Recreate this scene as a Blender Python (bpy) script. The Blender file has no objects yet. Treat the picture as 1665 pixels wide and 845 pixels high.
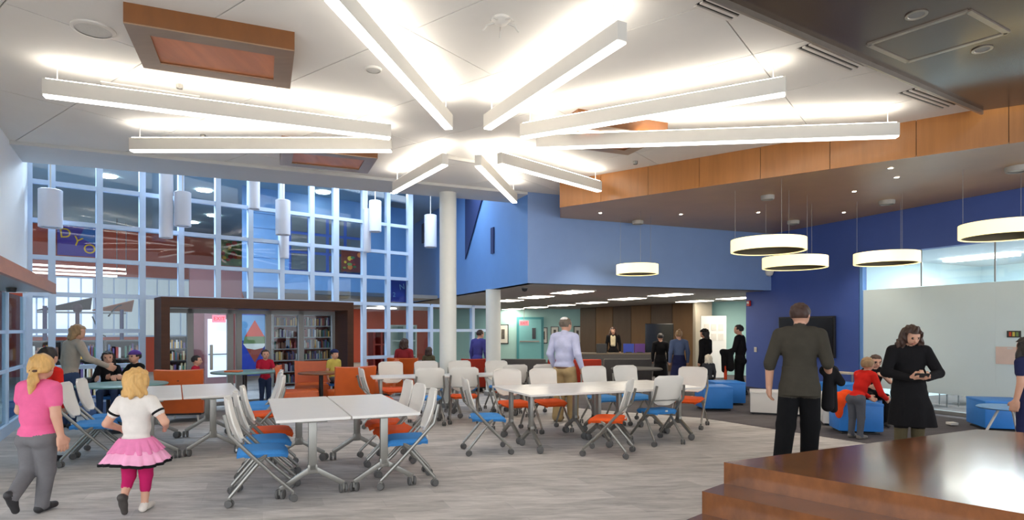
import bpy, bmesh, math, random
import numpy as np
from mathutils import Vector, Matrix
random.seed(7); np.random.seed(7)
S = bpy.context.scene
COL = S.collection
# ------------------------------------------------------------------ camera, world, exposure
F, CX, HY, H = 980.0, 832.5, 535.0, 1.54          # focal length in px, centre column, horizon row, eye height
cam_d = bpy.data.cameras.new('camera'); cam = bpy.data.objects.new('camera', cam_d); COL.objects.link(cam)
cam.location = (0, 0, H); cam.rotation_euler = (math.pi/2, 0, 0)
cam_d.sensor_width = 36; cam_d.lens = 36*F/1665; cam_d.shift_y = (HY-422.5)/1665; cam_d.clip_end = 200
S.camera = cam
W = bpy.data.worlds.new('world'); S.world = W; W.use_nodes = True
W.node_tree.nodes['Background'].inputs[0].default_value = (.90, .95, 1, 1)
W.node_tree.nodes['Background'].inputs[1].default_value = 1.35
S.view_settings.view_transform = 'Standard'; S.view_settings.look = 'None'
S.view_settings.gamma = 1; S.view_settings.use_curve_mapping = False
S.view_settings.exposure = 1.2

def P(px, py, z):
    """pixel -> point on the level z"""
    Y = F*(z-H)/(HY-py); return Vector(((px-CX)/F*Y, Y, z))
def D(px, py, Y):
    """pixel -> point at depth Y"""
    return Vector(((px-CX)/F*Y, Y, H+(HY-py)/F*Y))
def XY(px, Y): return Vector(((px-CX)/F*Y, Y, 0))
TH = math.radians(22.5)
U = Vector((math.cos(TH), math.sin(TH), 0)); V = Vector((-math.sin(TH), math.cos(TH), 0)); ZZ = Vector((0, 0, 1))

# ------------------------------------------------------------------ materials
MATS = {}
def srgb(c):
    return tuple(((x/255)/12.92 if x/255 <= .04045 else ((x/255+.055)/1.055)**2.4) for x in c)
def mat(name, rgb, rough=.5, metal=0, spec=.5, emit=None, est=0, noise=0, nscale=20, bump=0, alpha=1, kind=None, coat=0):
    if name in MATS: return MATS[name]
    m = bpy.data.materials.new(name); m.use_nodes = True; MATS[name] = m
    nt = m.node_tree; b = nt.nodes['Principled BSDF']; L = nt.links
    c = srgb(rgb); b.inputs['Base Color'].default_value = (*c, 1)
    b.inputs['Roughness'].default_value = rough; b.inputs['Metallic'].default_value = metal
    b.inputs['Specular IOR Level'].default_value = spec
    if coat: b.inputs['Coat Weight'].default_value = coat; b.inputs['Coat Roughness'].default_value = .12
    if emit is not None:
        b.inputs['Emission Color'].default_value = (*srgb(emit), 1); b.inputs['Emission Strength'].default_value = est
    tc = nt.nodes.new('ShaderNodeTexCoord')
    def ramp(src, a, bb, p0=.3, p1=.7):
        r = nt.nodes.new('ShaderNodeValToRGB'); r.color_ramp.elements[0].color = (*a, 1); r.color_ramp.elements[1].color = (*bb, 1)
        r.color_ramp.elements[0].position = p0; r.color_ramp.elements[1].position = p1
        L.new(src, r.inputs[0]); return r
    def nz(scale, vec=None, det=4, rough_=.55):
        n = nt.nodes.new('ShaderNodeTexNoise'); n.inputs['Scale'].default_value = scale; n.inputs['Detail'].default_value = det
        n.inputs['Roughness'].default_value = rough_
        L.new(vec or tc.outputs['Object'], n.inputs['Vector']); return n
    def mapping(scale, rot=(0, 0, 0)):
        mp = nt.nodes.new('ShaderNodeMapping'); mp.inputs['Scale'].default_value = scale; mp.inputs['Rotation'].default_value = rot
        L.new(tc.outputs['Object'], mp.inputs['Vector']); return mp.outputs[0]
    sc = lambda k: tuple(min(1, x*k) for x in c)
    if kind == 'wood':
        axis = nscale                       # grain direction scale triple
        n = nz(1, mapping(axis), 6, .6)
        n2 = nz(1, mapping(tuple(a*.23 for a in axis)), 3)
        mx = nt.nodes.new('ShaderNodeMath'); mx.operation = 'ADD'; L.new(n.outputs[0], mx.inputs[0]); L.new(n2.outputs[0], mx.inputs[1])
        dv = nt.nodes.new('ShaderNodeMath'); dv.operation = 'MULTIPLY'; dv.inputs[1].default_value = .5; L.new(mx.outputs[0], dv.inputs[0])
        r = ramp(dv.outputs[0], sc(1-noise), sc(1+noise), .32, .68); L.new(r.outputs[0], b.inputs['Base Color'])
    elif kind == 'carpet':
        rot = (0, 0, -TH)
        n = nz(1, mapping((2.2, 11, 1), rot), 5, .7); n3 = nz(1, mapping((.8, 1.6, 1), rot), 2)
        br = nt.nodes.new('ShaderNodeTexBrick'); L.new(mapping((1, 1, 1), rot), br.inputs['Vector'])
        br.inputs['Scale'].default_value = 1; br.inputs['Brick Width'].default_value = 1.0; br.inputs['Row Height'].default_value = .25
        br.inputs['Mortar Size'].default_value = .003; br.inputs['Color1'].default_value = (.35, .35, .35, 1); br.inputs['Color2'].default_value = (.65, .65, .65, 1)
        br.inputs['Mortar'].default_value = (.4, .4, .4, 1); br.inputs['Bias'].default_value = 0
        a1 = nt.nodes.new('ShaderNodeMath'); a1.operation = 'MULTIPLY_ADD'; a1.inputs[1].default_value = .7; L.new(n.outputs[0], a1.inputs[0])
        a2 = nt.nodes.new('ShaderNodeMath'); a2.operation = 'MULTIPLY'; a2.inputs[1].default_value = .42; L.new(br.outputs[0], a2.inputs[0]); L.new(a2.outputs[0], a1.inputs[2])
        r = ramp(a1.outputs[0], sc(1-noise), sc(1+noise), .40, .72); L.new(r.outputs[0], b.inputs['Base Color'])
        fz = nz(240); bp = nt.nodes.new('ShaderNodeBump'); bp.inputs['Strength'].default_value = .25; bp.inputs['Distance'].default_value = .004
        L.new(fz.outputs[0], bp.inputs['Height']); L.new(bp.outputs[0], b.inputs['Normal'])
    elif noise:
        n = nz(nscale); r = ramp(n.outputs[0], sc(1-noise), sc(1+noise)); L.new(r.outputs[0], b.inputs['Base Color'])
    if bump:
        n = nz(nscale*3 if not isinstance(nscale, tuple) else 60); bp = nt.nodes.new('ShaderNodeBump')
        bp.inputs['Strength'].default_value = bump; bp.inputs['Distance'].default_value = .01
        L.new(n.outputs[0], bp.inputs['Height']); L.new(bp.outputs[0], b.inputs['Normal'])
    return m
def glass_mat(name, rgb, gloss=.1, rough=.02, tint=1.0):
    m = bpy.data.materials.new(name); m.use_nodes = True; nt = m.node_tree; MATS[name] = m
    for n in list(nt.nodes):
        if n.type == 'BSDF_PRINCIPLED': nt.nodes.remove(n)
    t = nt.nodes.new('ShaderNodeBsdfTransparent'); t.inputs[0].default_value = (*srgb(rgb), 1)
    g = nt.nodes.new('ShaderNodeBsdfGlossy'); g.inputs['Roughness'].default_value = rough; g.inputs['Color'].default_value = (1, 1, 1, 1)
    mx = nt.nodes.new('ShaderNodeMixShader'); mx.inputs[0].default_value = gloss
    nt.links.new(t.outputs[0], mx.inputs[1]); nt.links.new(g.outputs[0], mx.inputs[2])
    nt.links.new(mx.outputs[0], nt.nodes['Material Output'].inputs[0]); return m

M_ceil = mat('white_ceiling_paint', (232, 229, 222), .8, noise=.012, nscale=3)
M_carpet = mat('grey_plank_carpet', (183, 178, 174), .95, spec=.1, noise=.30, kind='carpet')
M_dark_carpet = mat('charcoal_carpet', (92, 88, 90), .95, spec=.1, noise=.2, kind='carpet')
M_white_wall = mat('white_wall_paint', (240, 240, 238), .7, noise=.01, nscale=4)
M_blue = mat('blue_wall_paint', (68, 92, 164), .55, noise=.03, nscale=3)
M_pale_blue = mat('pale_blue_wall_paint', (128, 156, 204), .6, noise=.02, nscale=3)
M_mid_blue = mat('mid_blue_wall_paint', (104, 150, 212), .6, noise=.02, nscale=3)
M_mullion = mat('pale_blue_mullion', (196, 216, 240), .45, noise=.02, nscale=8)
M_teal = mat('teal_wall_paint', (168, 208, 204), .7, noise=.02, nscale=3)
M_red_wall = mat('red_wall_paint', (200, 86, 60), .6, noise=.05, nscale=2)
M_wood_panel = mat('honey_wood_veneer', (176, 116, 60), .32, noise=.17, kind='wood', nscale=(14, 14, 1.2), coat=.3)
M_wood_box = mat('brown_wood_veneer', (124, 76, 36), .3, noise=.15, kind='wood', nscale=(3, 22, 3), coat=.3)
M_wood_red = mat('reddish_wood_veneer', (210, 130, 82), .35, noise=.2, kind='wood', nscale=(9, 1.2, 9), coat=.2)
M_wood_dark = mat('dark_walnut', (74, 44, 28), .5, noise=.2, kind='wood', nscale=(2, 2, 25), spec=.25)
M_stage = mat('polished_brown_wood', (120, 70, 32), .2, noise=.42, kind='wood', nscale=(1.6, 14, 6), coat=.5)
M_brown_ceil = mat('brown_gloss_ceiling', (176, 140, 102), .36, noise=.06, nscale=2)
M_dark_ceil = mat('dark_brown_ceiling', (76, 58, 44), .26, noise=.08, nscale=2, coat=.25)
M_col = mat('white_column_paint', (226, 226, 218), .5, noise=.01, nscale=5)
M_low_ceil = mat('low_ceiling_tile', (176, 172, 166), .8, noise=.03, nscale=5)
M_metal = mat('satin_grey_metal', (150, 148, 142), .38, metal=.75, noise=.03, nscale=15)
M_grey_frame = mat('grey_painted_metal', (138, 138, 136), .45, noise=.03, nscale=10)
M_white_pl = mat('white_plastic', (226, 221, 212), .45, noise=.015, nscale=8)
M_laminate = mat('white_laminate', (228, 224, 218), .28, noise=.012, nscale=6)
M_dark_pl = mat('black_plastic', (36, 36, 38), .4, noise=.1, nscale=12)
M_wheel = mat('grey_rubber', (92, 90, 88), .6, noise=.08, nscale=20)
M_blue_seat = mat('blue_seat_fabric', (66, 138, 206), .75, spec=.2, noise=.05, nscale=60)
M_orange_seat = mat('orange_seat_fabric', (226, 88, 34), .75, spec=.2, noise=.05, nscale=60)
M_orange_vinyl = mat('orange_vinyl', (204, 92, 30), .4, noise=.06, nscale=6)
M_bulb = mat('bar_diffuser', (255, 250, 240), .5, emit=(255, 249, 243), est=2.0)
M_bulb_up = mat('bar_uplight', (255, 250, 240), .5, emit=(255, 246, 234), est=9)
M_bar = mat('white_aluminium', (208, 204, 196), .5, noise=.01, nscale=10)
M_ring = mat('ring_diffuser', (255, 240, 200), .5, emit=(255, 226, 150), est=.72)
M_ring_in = mat('ring_inner_metal', (122, 112, 92), .4, metal=.4, noise=.03, nscale=10)
M_troffer = mat('troffer_diffuser', (255, 250, 240), .5, emit=(255, 244, 224), est=9)
M_down = mat('downlight_lens', (255, 250, 240), .5, emit=(255, 244, 226), est=14)
M_glass = glass_mat('clear_glass', (236, 242, 247), .022)
M_glass_tint = glass_mat('grey_tinted_glass', (190, 204, 210), .1)
M_daylight = mat('daylit_window_pane', (230, 240, 250), .3, emit=(222, 236, 255), est=.5)
M_curtained = mat('curtained_window_pane', (196, 206, 206), .5, emit=(206, 222, 226), est=.16, noise=.12, kind='wood', nscale=(9, 9, .4))
M_black = mat('black_gloss', (12, 12, 14), .18, noise=.1, nscale=5)
M_brushed = mat('brushed_metal_trim', (168, 158, 146), .3, metal=.8, noise=.05, nscale=12)
M_grey_fab = mat('grey_upholstery', (78, 75, 74), .85, spec=.2, noise=.06, nscale=30)
M_red_fab = mat('red_upholstery', (166, 52, 34), .7, spec=.2, noise=.06, nscale=30)
M_cube = mat('blue_vinyl', (46, 128, 212), .45, noise=.04, nscale=8)
M_seam = mat('ceiling_joint_shadow_gap', (150, 146, 140), .9)

# ------------------------------------------------------------------ mesh builder
class MB:
    def __init__(s): s.v = []; s.f = []; s.m = []; s.mi = 0
    def add(s, vs, fs):
        o = len(s.v); s.v += [tuple(v) for v in vs]; s.f += [tuple(i+o for i in f) for f in fs]; s.m += [s.mi]*len(fs); return s
    def box(s, c, size, ax=None, bev=0):
        """box with centre c, full size, optional axes triple"""
        ax = ax or (Vector((1, 0, 0)), Vector((0, 1, 0)), ZZ); c = Vector(c); h = [x/2 for x in size]
        if bev:
            b = min(bev, *[x*.99 for x in h]); vs = []; 
            bm = bmesh.new(); bmesh.ops.create_cube(bm, size=2)
            for v in bm.verts: v.co = Vector((v.co.x*h[0], v.co.y*h[1], v.co.z*h[2]))
            bmesh.ops.bevel(bm, geom=list(bm.edges), offset=b, segments=2, affect='EDGES', profile=.6)
            bm.verts.ensure_lookup_table()
            vs = [c+ax[0]*v.co.x+ax[1]*v.co.y+ax[2]*v.co.z for v in bm.verts]
            fs = [[v.index for v in f.verts] for f in bm.faces]; bm.free(); return s.add(vs, fs)
        vs = [c+ax[0]*(h[0]*i)+ax[1]*(h[1]*j)+ax[2]*(h[2]*k) for k in (-1, 1) for j in (-1, 1) for i in (-1, 1)]
        return s.add(vs, [(0, 2, 3, 1), (4, 5, 7, 6), (0, 1, 5, 4), (2, 6, 7, 3), (0, 4, 6, 2), (1, 3, 7, 5)])
    def bar(s, a, b, w, h, up=ZZ, bev=0):
        """rectangular bar from a to b, w across, h along up"""
        a = Vector(a); b = Vector(b); d = b-a; L = d.length; d.normalize()
        x = d.cross(Vector(up)); x = x.normalized() if x.length > 1e-4 else Vector((1, 0, 0)); z = x.cross(d)
        return s.box((a+b)/2, (w, L, h), (x, d, z), bev)
    def prism(s, poly, z0, z1):
        n = len(poly); a = sum(poly[i][0]*poly[(i+1) % n][1]-poly[(i+1) % n][0]*poly[i][1] for i in range(n))
        if a < 0: poly = poly[::-1]
        vs = [(p[0], p[1], z0) for p in poly]+[(p[0], p[1], z1) for p in poly]
        fs = [tuple(range(n))[::-1], tuple(range(n, 2*n))]+[(i, (i+1) % n, (i+1) % n+n, i+n) for i in range(n)]
        return s.add(vs, fs)
    def tube(s, pts, r, n=8, cap=True):
        pts = [Vector(p) for p in pts]; rs = r if isinstance(r, (list, tuple)) else [r]*len(pts)
        vs = []; fs = []; px = None
        for i, p in enumerate(pts):
            d = (pts[min(i+1, len(pts)-1)]-pts[max(i-1, 0)]).normalized()
            x = (px - d*px.dot(d)) if px is not None else (Vector((1, 0, 0)) if abs(d.x) < .8 else Vector((0, 1, 0)))
            x = (x-d*x.dot(d)).normalized(); y = d.cross(x); px = x
            vs += [p+(x*math.cos(2*math.pi*k/n)+y*math.sin(2*math.pi*k/n))*rs[i] for k in range(n)]
        for i in range(len(pts)-1):
            fs += [(i*n+k, i*n+(k+1) % n, (i+1)*n+(k+1) % n, (i+1)*n+k) for k in range(n)]
        if cap: fs += [tuple(range(n))[::-1], tuple(range((len(pts)-1)*n, len(pts)*n))]
        return s.add(vs, fs)
    def lathe(s, c, prof, n=24, axis=ZZ, close=False):
        """prof: list of (radius, height) along axis"""
        c = Vector(c); axis = Vector(axis).normalized(); x = axis.orthogonal().normalized(); y = axis.cross(x); vs = []; fs = []
        for r, h in prof:
            vs += [c+axis*h+(x*math.cos(2*math.pi*k/n)+y*math.sin(2*math.pi*k/n))*max(r, 1e-4) for k in range(n)]
        m = len(prof)
        for i in range(m if close else m-1):
            j = (i+1) % m
            fs += [(i*n+k, i*n+(k+1) % n, j*n+(k+1) % n, j*n+k) for k in range(n)]
        return s.add(vs, fs)
    def sheet(s, fn, nu, nv, th=0):
        """grid surface fn(u,v)->point, u,v in 0..1, thickened by th along its normal"""
        pts = [[Vector(fn(i/nu, j/nv)) for j in range(nv+1)] for i in range(nu+1)]
        def nrm(i, j):
            a = pts[min(i+1, nu)][j]-pts[max(i-1, 0)][j]; b = pts[i][min(j+1, nv)]-pts[i][max(j-1, 0)]
            n = a.cross(b); return n.normalized() if n.length > 1e-9 else Vector((0, 0, 1))
        idx = lambda i, j: i*(nv+1)+j; N = (nu+1)*(nv+1)
        vs = [pts[i][j] for i in range(nu+1) for j in range(nv+1)]
        fs = [(idx(i, j), idx(i+1, j), idx(i+1, j+1), idx(i, j+1)) for i in range(nu) for j in range(nv)]
        if th:
            vs += [pts[i][j]-nrm(i, j)*th for i in range(nu+1) for j in range(nv+1)]
            fs += [tuple(N+q for q in reversed(f)) for f in fs[:nu*nv]]
            rim = [idx(i, 0) for i in range(nu)]+[idx(nu, j) for j in range(nv)]+[idx(i, nv) for i in range(nu, 0, -1)]+[idx(0, j) for j in range(nv, 0, -1)]
            fs += [(rim[(k+1) % len(rim)], rim[k], rim[k]+N, rim[(k+1) % len(rim)]+N) for k in range(len(rim))]
        return s.add(vs, fs)
    def mesh(s, name, mats, smooth=None):
        me = bpy.data.meshes.new(name); me.from_pydata(s.v, [], s.f)
        for m in (mats if isinstance(mats, (list, tuple)) else [mats]): me.materials.append(m)
        if any(s.m): me.polygons.foreach_set('material_index', s.m)
        if smooth:
            me.polygons.foreach_set('use_smooth', [True]*len(me.polygons)); me.set_sharp_from_angle(angle=smooth)
        me.update(); return me
    def build(s, name, mats, parent=None, smooth=None, loc=None):
        me = s.mesh(name, mats, smooth)
        return link(name, me, parent, loc)
def link(name, me, parent=None, loc=None, rot=None):
    o = bpy.data.objects.new(name, me); COL.objects.link(o)
    if parent is not None: o.parent = parent
    if loc is not None: o.location = loc
    if rot is not None: o.rotation_euler = rot
    return o
def tag(o, label, cat, group=None, kind=None):
    o['label'] = label; o['category'] = cat
    if group: o['group'] = group
    if kind: o['kind'] = kind
    return o
def struct(o, label=None):
    o['kind'] = 'structure'
    if label: o['label'] = label
    return o
def thing(name, label, cat, loc=(0, 0, 0), rz=0, group=None):
    o = bpy.data.objects.new(name, None); COL.objects.link(o); o.location = loc; o.rotation_euler = (0, 0, rz)
    o.empty_display_size = .1
    return tag(o, label, cat, group)
def copy_tree(o, parent=None):
    c = o.copy(); COL.objects.link(c); c.parent = parent
    for ch in list(o.children): copy_tree(ch, c)
    return c
def wallslab(a, b, z0, z1, th, side=1):
    """vertical slab from a to b; thickness to the left (side=1) or right of a->b"""
    a = Vector((a[0], a[1], 0)); b = Vector((b[0], b[1], 0)); d = (b-a).normalized(); n = Vector((-d.y, d.x, 0))*side*th
    return MB().prism([a, b, b+n, a+n], z0, z1)
def text_mesh(txt, size, extr=.002):
    cu = bpy.data.curves.new('lettering', 'FONT'); cu.body = txt; cu.size = size; cu.extrude = extr; cu.align_x = 'CENTER'; cu.align_y = 'CENTER'
    o = bpy.data.objects.new('lettering', cu); COL.objects.link(o)
    dg = bpy.context.evaluated_depsgraph_get(); me = bpy.data.meshes.new_from_object(o.evaluated_get(dg))
    bpy.data.objects.remove(o); bpy.data.curves.remove(cu); return me
def text_on(txt, size, c, right, m, parent, name='lettering', roll=0):
    """flat lettering at c, reading along `right`, facing right x up"""
    me = text_mesh(txt, size); me.materials.clear(); me.materials.append(m)
    r = Vector(right).normalized(); n = r.cross(ZZ)
    R = Matrix((r, ZZ, n)).transposed() @ Matrix.Rotation(roll, 3, 'Z')
    o = link(name, me, parent); o.matrix_local = Matrix.Translation(c) @ R.to_4x4(); return o
def isect(px, a, d):
    """s where the vertical plane through pixel column px meets the line a+s*d (plan)"""
    k = (px-CX)/F; return (k*a.y-a.x)/(d.x-k*d.y)
def clip(poly, n, c):
    out = []
    for i in range(len(poly)):
        a, b = poly[i], poly[(i+1) % len(poly)]; da = a[0]*n[0]+a[1]*n[1]-c; db = b[0]*n[0]+b[1]*n[1]-c
        if da >= 0: out.append(a)
        if (da >= 0) != (db >= 0):
            t = da/(da-db); out.append((a[0]+(b[0]-a[0])*t, a[1]+(b[1]-a[1])*t))
    return out
# ------------------------------------------------------------------ the setting
ZC, ZL, ZB = 4.30, 2.47, 3.83              # white ceiling, low ceiling, brown ceiling
struct(MB().prism([(-26, -5), (20, -5), (20, 36), (-26, 36)], -.1, 0).build('floor', M_carpet), 'grey plank carpet floor')
# window wall frame of reference
wd = Vector((1.191, 1, 0)).normalized(); wn = Vector((-wd.y, wd.x, 0)); W0 = XY(45, 10.2)
def Wp(s, d=0, z=0): return W0+wd*s+wn*d+ZZ*z
ws = lambda px, d=0: isect(px, W0+wn*d, wd)
C0 = P(858, 312, ZC); C0.z = 0                       # soffit corner
R0 = P(1254, 380, ZB); R0.z = 0; rd = Vector((-.43, 1, 0)).normalized(); rn = Vector((rd.y, -rd.x, 0))   # right wall, rn points outwards
Rp = lambda s, d=0, z=0: R0+rd*s+rn*d+ZZ*z
rs = lambda px, d=0: isect(px, R0+rn*d, rd)
SE = P(668, 492, ZL); SE.z = 0                       # far end of the blue wall on the left of the corner
T1 = P(1100, 263, ZC); T2 = P(1665, 166, ZC); td = (T2-T1); td.z = 0; td.normalize(); T1.z = 0
fl = T1+td*isect(912, T1, td); fr = T1+td*isect(1900, T1, td)
sd = (R0-C0).normalized(); s_end0 = rs(1213)
sl = C0+sd*isect(912, C0, sd)
# dark carpet on the far and right side
bA, bB = P(1140, 679, 0), P(1359, 713, 0); bd = (bB-bA).normalized()
dk = [bA, bB, bB+bd*5, Vector((16, 6, 0)), Vector((16, 34, 0)), Vector((-2, 34, 0)), XY(770, 15.2), XY(830, 13.0), XY(960, 11.6)]
struct(MB().prism([(p.x, p.y) for p in dk], .0, .006).build('floor_dark_carpet', M_dark_carpet), 'charcoal carpet on the far side')

# white ceiling, laid in large boards with joints
n0, n1 = P(24, 229, ZC), P(858, 312, ZC); nd = (n1-n0).normalized()
n00 = n0-nd*2.5
q0, q1 = P(1228, 17, 4.25), P(1597, 177, 4.25); qd = (q1-q0); qd.z = 0; qd.normalize()
qn = q0-qd*9
cpoly = [(n00.x, n00.y), (n1.x, n1.y), (sl.x, sl.y), (fl.x, fl.y), (q1.x+.02, q1.y+.3), (q1.x, q1.y), (qn.x, qn.y), (-7, -3.5), (-9.5, 4)]
ceil = MB().prism(cpoly, ZC+.012, ZC+.15).build('ceiling', M_seam); struct(ceil, 'white ceiling laid in large boards')
ga, gb = Vector((.8, -.6, 0)), Vector((.6, .8, 0)); uu = [-20, -11.3, -8.9, -6.5, -4.1, -1.7, .7, 3.1, 12]; vv = [-20]+[-5.7+1.2*k for k in range(16)]+[30]
g = .006
for i in range(len(uu)-1):
    for j in range(len(vv)-1):
        p = cpoly
        for n, c in ((ga, uu[i]+g), (-ga, -uu[i+1]+g), (gb, vv[j]+g), (-gb, -vv[j+1]+g)):
            p = clip(p, n, c)
            if len(p) < 3: break
        if len(p) >= 3:
            MB().prism(p, ZC, ZC+.013).build('ceiling_board', M_ceil, ceil)
# lower strip of ceiling along its far edge; its greyer white paints in the blocked bar light
m0, m1 = P(44, 264, ZC-.05), P(837, 330, ZC-.05); md = (m1-m0).normalized(); m00 = m0-md*3
struct(MB().prism([(n00.x, n00.y), (n1.x, n1.y), (m1.x, m1.y), (m00.x, m00.y)], ZC-.05, ZC+.15).build('ceiling_edge_strip', mat('shaded_ceiling_white', (206, 206, 204), .8, noise=.01, nscale=4)))
# atrium ceiling above, closing the top
struct(MB().prism([(-16, 6), (1.5, 12), (1.5, 34), (-28, 34)], 5.15, 5.3).build('ceiling_upper', mat('upper_ceiling_paint', (176, 196, 208), .8, noise=.02, nscale=3)))
# dark ceiling on the right and its pale edge
xr = T1+td*isect(1597, T1, td)
dpoly = [(q1.x, q1.y), (fr.x, fr.y), (14, 2), (12, -4), (qn.x, qn.y)]
struct(MB().prism(dpoly, 4.23, 4.36).build('ceiling_dark', M_dark_ceil), 'dark brown glossy ceiling on the right')
struct(MB().bar(qn+Vector((0, 0, -.02)), q1+Vector((0, 0, -.02)), .025, .10).build('trim_1', M_brushed))
# brown dropped ceiling
Re = Rp(-12)
bpoly = [(fl.x, fl.y), (sl.x, sl.y), (R0.x, R0.y), (Re.x, Re.y), (fr.x, fr.y)]
struct(MB().prism(bpoly, ZB, ZC+.05).build('ceiling_brown', M_brown_ceil), 'brown glossy lowered ceiling')
jt = struct(MB().bar(fl+td.cross(ZZ)*.0+Vector((0, 0, (ZB+ZC)/2)), fr+Vector((0, 0, (ZB+ZC)/2)), .02, ZC-ZB-.02).build('trim_2', mat('dark_joint', (70, 44, 24), .6)), 'honey wood fascia')
tn = Vector((td.y, -td.x, 0)); tn = tn if tn.y < 0 else -tn
px_j = [911, 978, 1055, 1138, 1237, 1350, 1490, 1640, 1800]
for a, b in zip(px_j[:-1], px_j[1:]):
    pa = T1+td*isect(a, T1, td)+tn*.016; pb = T1+td*isect(b, T1, td)+tn*.016
    MB().bar(pa+td*.004+ZZ*(ZB+ZC)/2, pb-td*.004+ZZ*(ZB+ZC)/2, .02, ZC-ZB+.03).build('panel', M_wood_panel, jt)
# left return of the brown ceiling
MB().bar(fl+ZZ*(ZB+ZC)/2, sl+ZZ*(ZB+ZC)/2, .03, ZC-ZB).build('panel', M_wood_panel, jt)

# blue soffit walls and low ceiling
so = struct(wallslab(C0, R0, ZL, 5.2, .2, 1).build('wall_back_upper', M_pale_blue), 'pale blue upper wall over the lounge opening')
so2 = struct(wallslab(SE, C0, ZL, 5.2, .2, 1).build('wall_left_upper', M_mid_blue), 'blue upper wall left of the corner')
lp = [(C0.x, C0.y+.1), (R0.x, R0.y+.1)]+[(p.x, p.y) for p in (Rp(s_end0), XY(1330, 15.6), XY(1330, 34), XY(420, 34), XY(620, 26), SE)]
struct(MB().prism(lp, ZL, ZL+.12).build('ceiling_low', M_low_ceil), 'low grey ceiling over the lounge')
# upright navy slabs and a navy triangle on the blue wall
s2 = (SE-C0).normalized(); n2 = Vector((s2.y, -s2.x, 0)); n2 = n2 if n2.y < 0 else -n2
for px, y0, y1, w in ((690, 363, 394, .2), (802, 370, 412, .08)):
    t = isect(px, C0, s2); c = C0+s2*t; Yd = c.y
    MB().box(c+n2*.02+ZZ*(D(px, (y0+y1)/2, Yd).z), (w*2.2, .03, (y1-y0)/F*Yd), (s2, n2, ZZ)).build('navy_slab', mat('navy_panel', (40, 56, 104), .6, noise=.03, nscale=4), so2)
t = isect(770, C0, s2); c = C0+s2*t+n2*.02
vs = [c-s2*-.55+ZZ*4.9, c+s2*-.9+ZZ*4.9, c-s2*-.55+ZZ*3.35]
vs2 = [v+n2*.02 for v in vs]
MB().add(vs+vs2, [(0, 1, 2), (5, 4, 3), (0, 3, 4, 1), (1, 4, 5, 2), (2, 5, 3, 0)]).build('navy_slab', mat('navy_panel', (40, 56, 104)), so2)

# right wall: solid blue, then the glazed meeting room
s_end, s_gl, s_far = rs(1213), rs(1398), rs(1900)
def rslab(s0, s1, z0, z1, th=.2, off=0): return MB().prism([Rp(s0, off), Rp(s1, off), Rp(s1, off+th), Rp(s0, off+th)], z0, z1)
rw = struct(rslab(s_end, s_gl, 0, ZC).build('wall_right', M_blue), 'deep blue wall with the television')
rslab(s_gl, s_far, 3.03, ZC).build('lintel', M_blue, rw)
struct(rslab(s_end, s_gl, 0, .1, .02, -.02).build('baseboard_right', mat('dark_base', (60, 62, 78), .6, noise=.03, nscale=6)))
gw = struct(rslab(s_gl, s_far, 0, .07, .12).build('window_3', M_grey_frame), 'glazed meeting room front with a frosted band')
M_frost = mat('frosted_glass', (230, 243, 242), .5, noise=.012, nscale=2)
b_ = M_frost.node_tree.nodes['Principled BSDF']; b_.inputs['Transmission Weight'].default_value = .08; b_.inputs['Roughness'].default_value = .6
jx = [1398, 1497, 1617, 1760, 1900]
for a, b in zip(jx[:-1], jx[1:]):
    sa, sb = rs(a), rs(b)
    MB().prism([Rp(sa-.004, .04), Rp(sb+.004, .04), Rp(sb+.004, .055), Rp(sa-.004, .055)], .07, 3.03).build('pane', M_glass, gw)
    MB().prism([Rp(sa-.0005, .022), Rp(sb+.0005, .022), Rp(sb+.0005, .037), Rp(sa-.0005, .037)], .37, 2.335).build('frosted_pane', M_frost, gw)
for a in jx[1:3]:  # slim grey bars above the frosted band
    MB().box(Rp(rs(a), .02, 2.68), (.018, .02, .68), (rd, rn, ZZ)).build('upright_bar', M_grey_frame, gw)
rslab(s_gl+.02, s_gl-.06, .07, 3.03, .1).build('jamb', M_mid_blue, gw)
# the meeting room behind
mr = [Rp(s_gl+.6, .2), Rp(s_gl+.6, 5), Rp(s_far, 5), Rp(s_far, .2)]
struct(MB().prism([Rp(s_gl+.6, 4.8), Rp(s_far, 4.8), Rp(s_far, 5), Rp(s_gl+.6, 5)], 0, 3.2).build('wall_meeting_room', mat('meeting_room_paint', (214, 232, 234), .7, noise=.01, nscale=3)))
struct(MB().prism([Rp(s_gl+.4, .2), Rp(s_gl+.6, .2), Rp(s_gl+.6, 5), Rp(s_gl+.4, 5)], 0, 3.2).build('wall_meeting_room_end', mat('meeting_room_paint', (214, 232, 234))))
struct(MB().prism(mr, 3.06, 3.2).build('ceiling_meeting_room', mat('meeting_ceiling', (196, 202, 206), .8, noise=.01, nscale=3)))
struct(MB().prism(mr, 0, .012).build('floor_meeting_room', mat('meeting_room_carpet', (112, 104, 100), .95, spec=.1, noise=.12, kind='carpet')))
for k, (s_, d_) in enumerate(((-.9, 2.4), (-2.6, 2.4), (-4.6, 2.4))):
    o = MB().box(Rp(s_gl+s_, d_, 3.02), (1.3, .3, .05), (rd, rn, ZZ), .01).build('ceiling_light', M_troffer)
    tag(o, ['long ceiling light in the glazed room nearest the television wall', 'middle long ceiling light in the glazed room', 'long ceiling light in the glazed room nearest the right edge'][k], 'ceiling light', 'meeting room lights')

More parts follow.
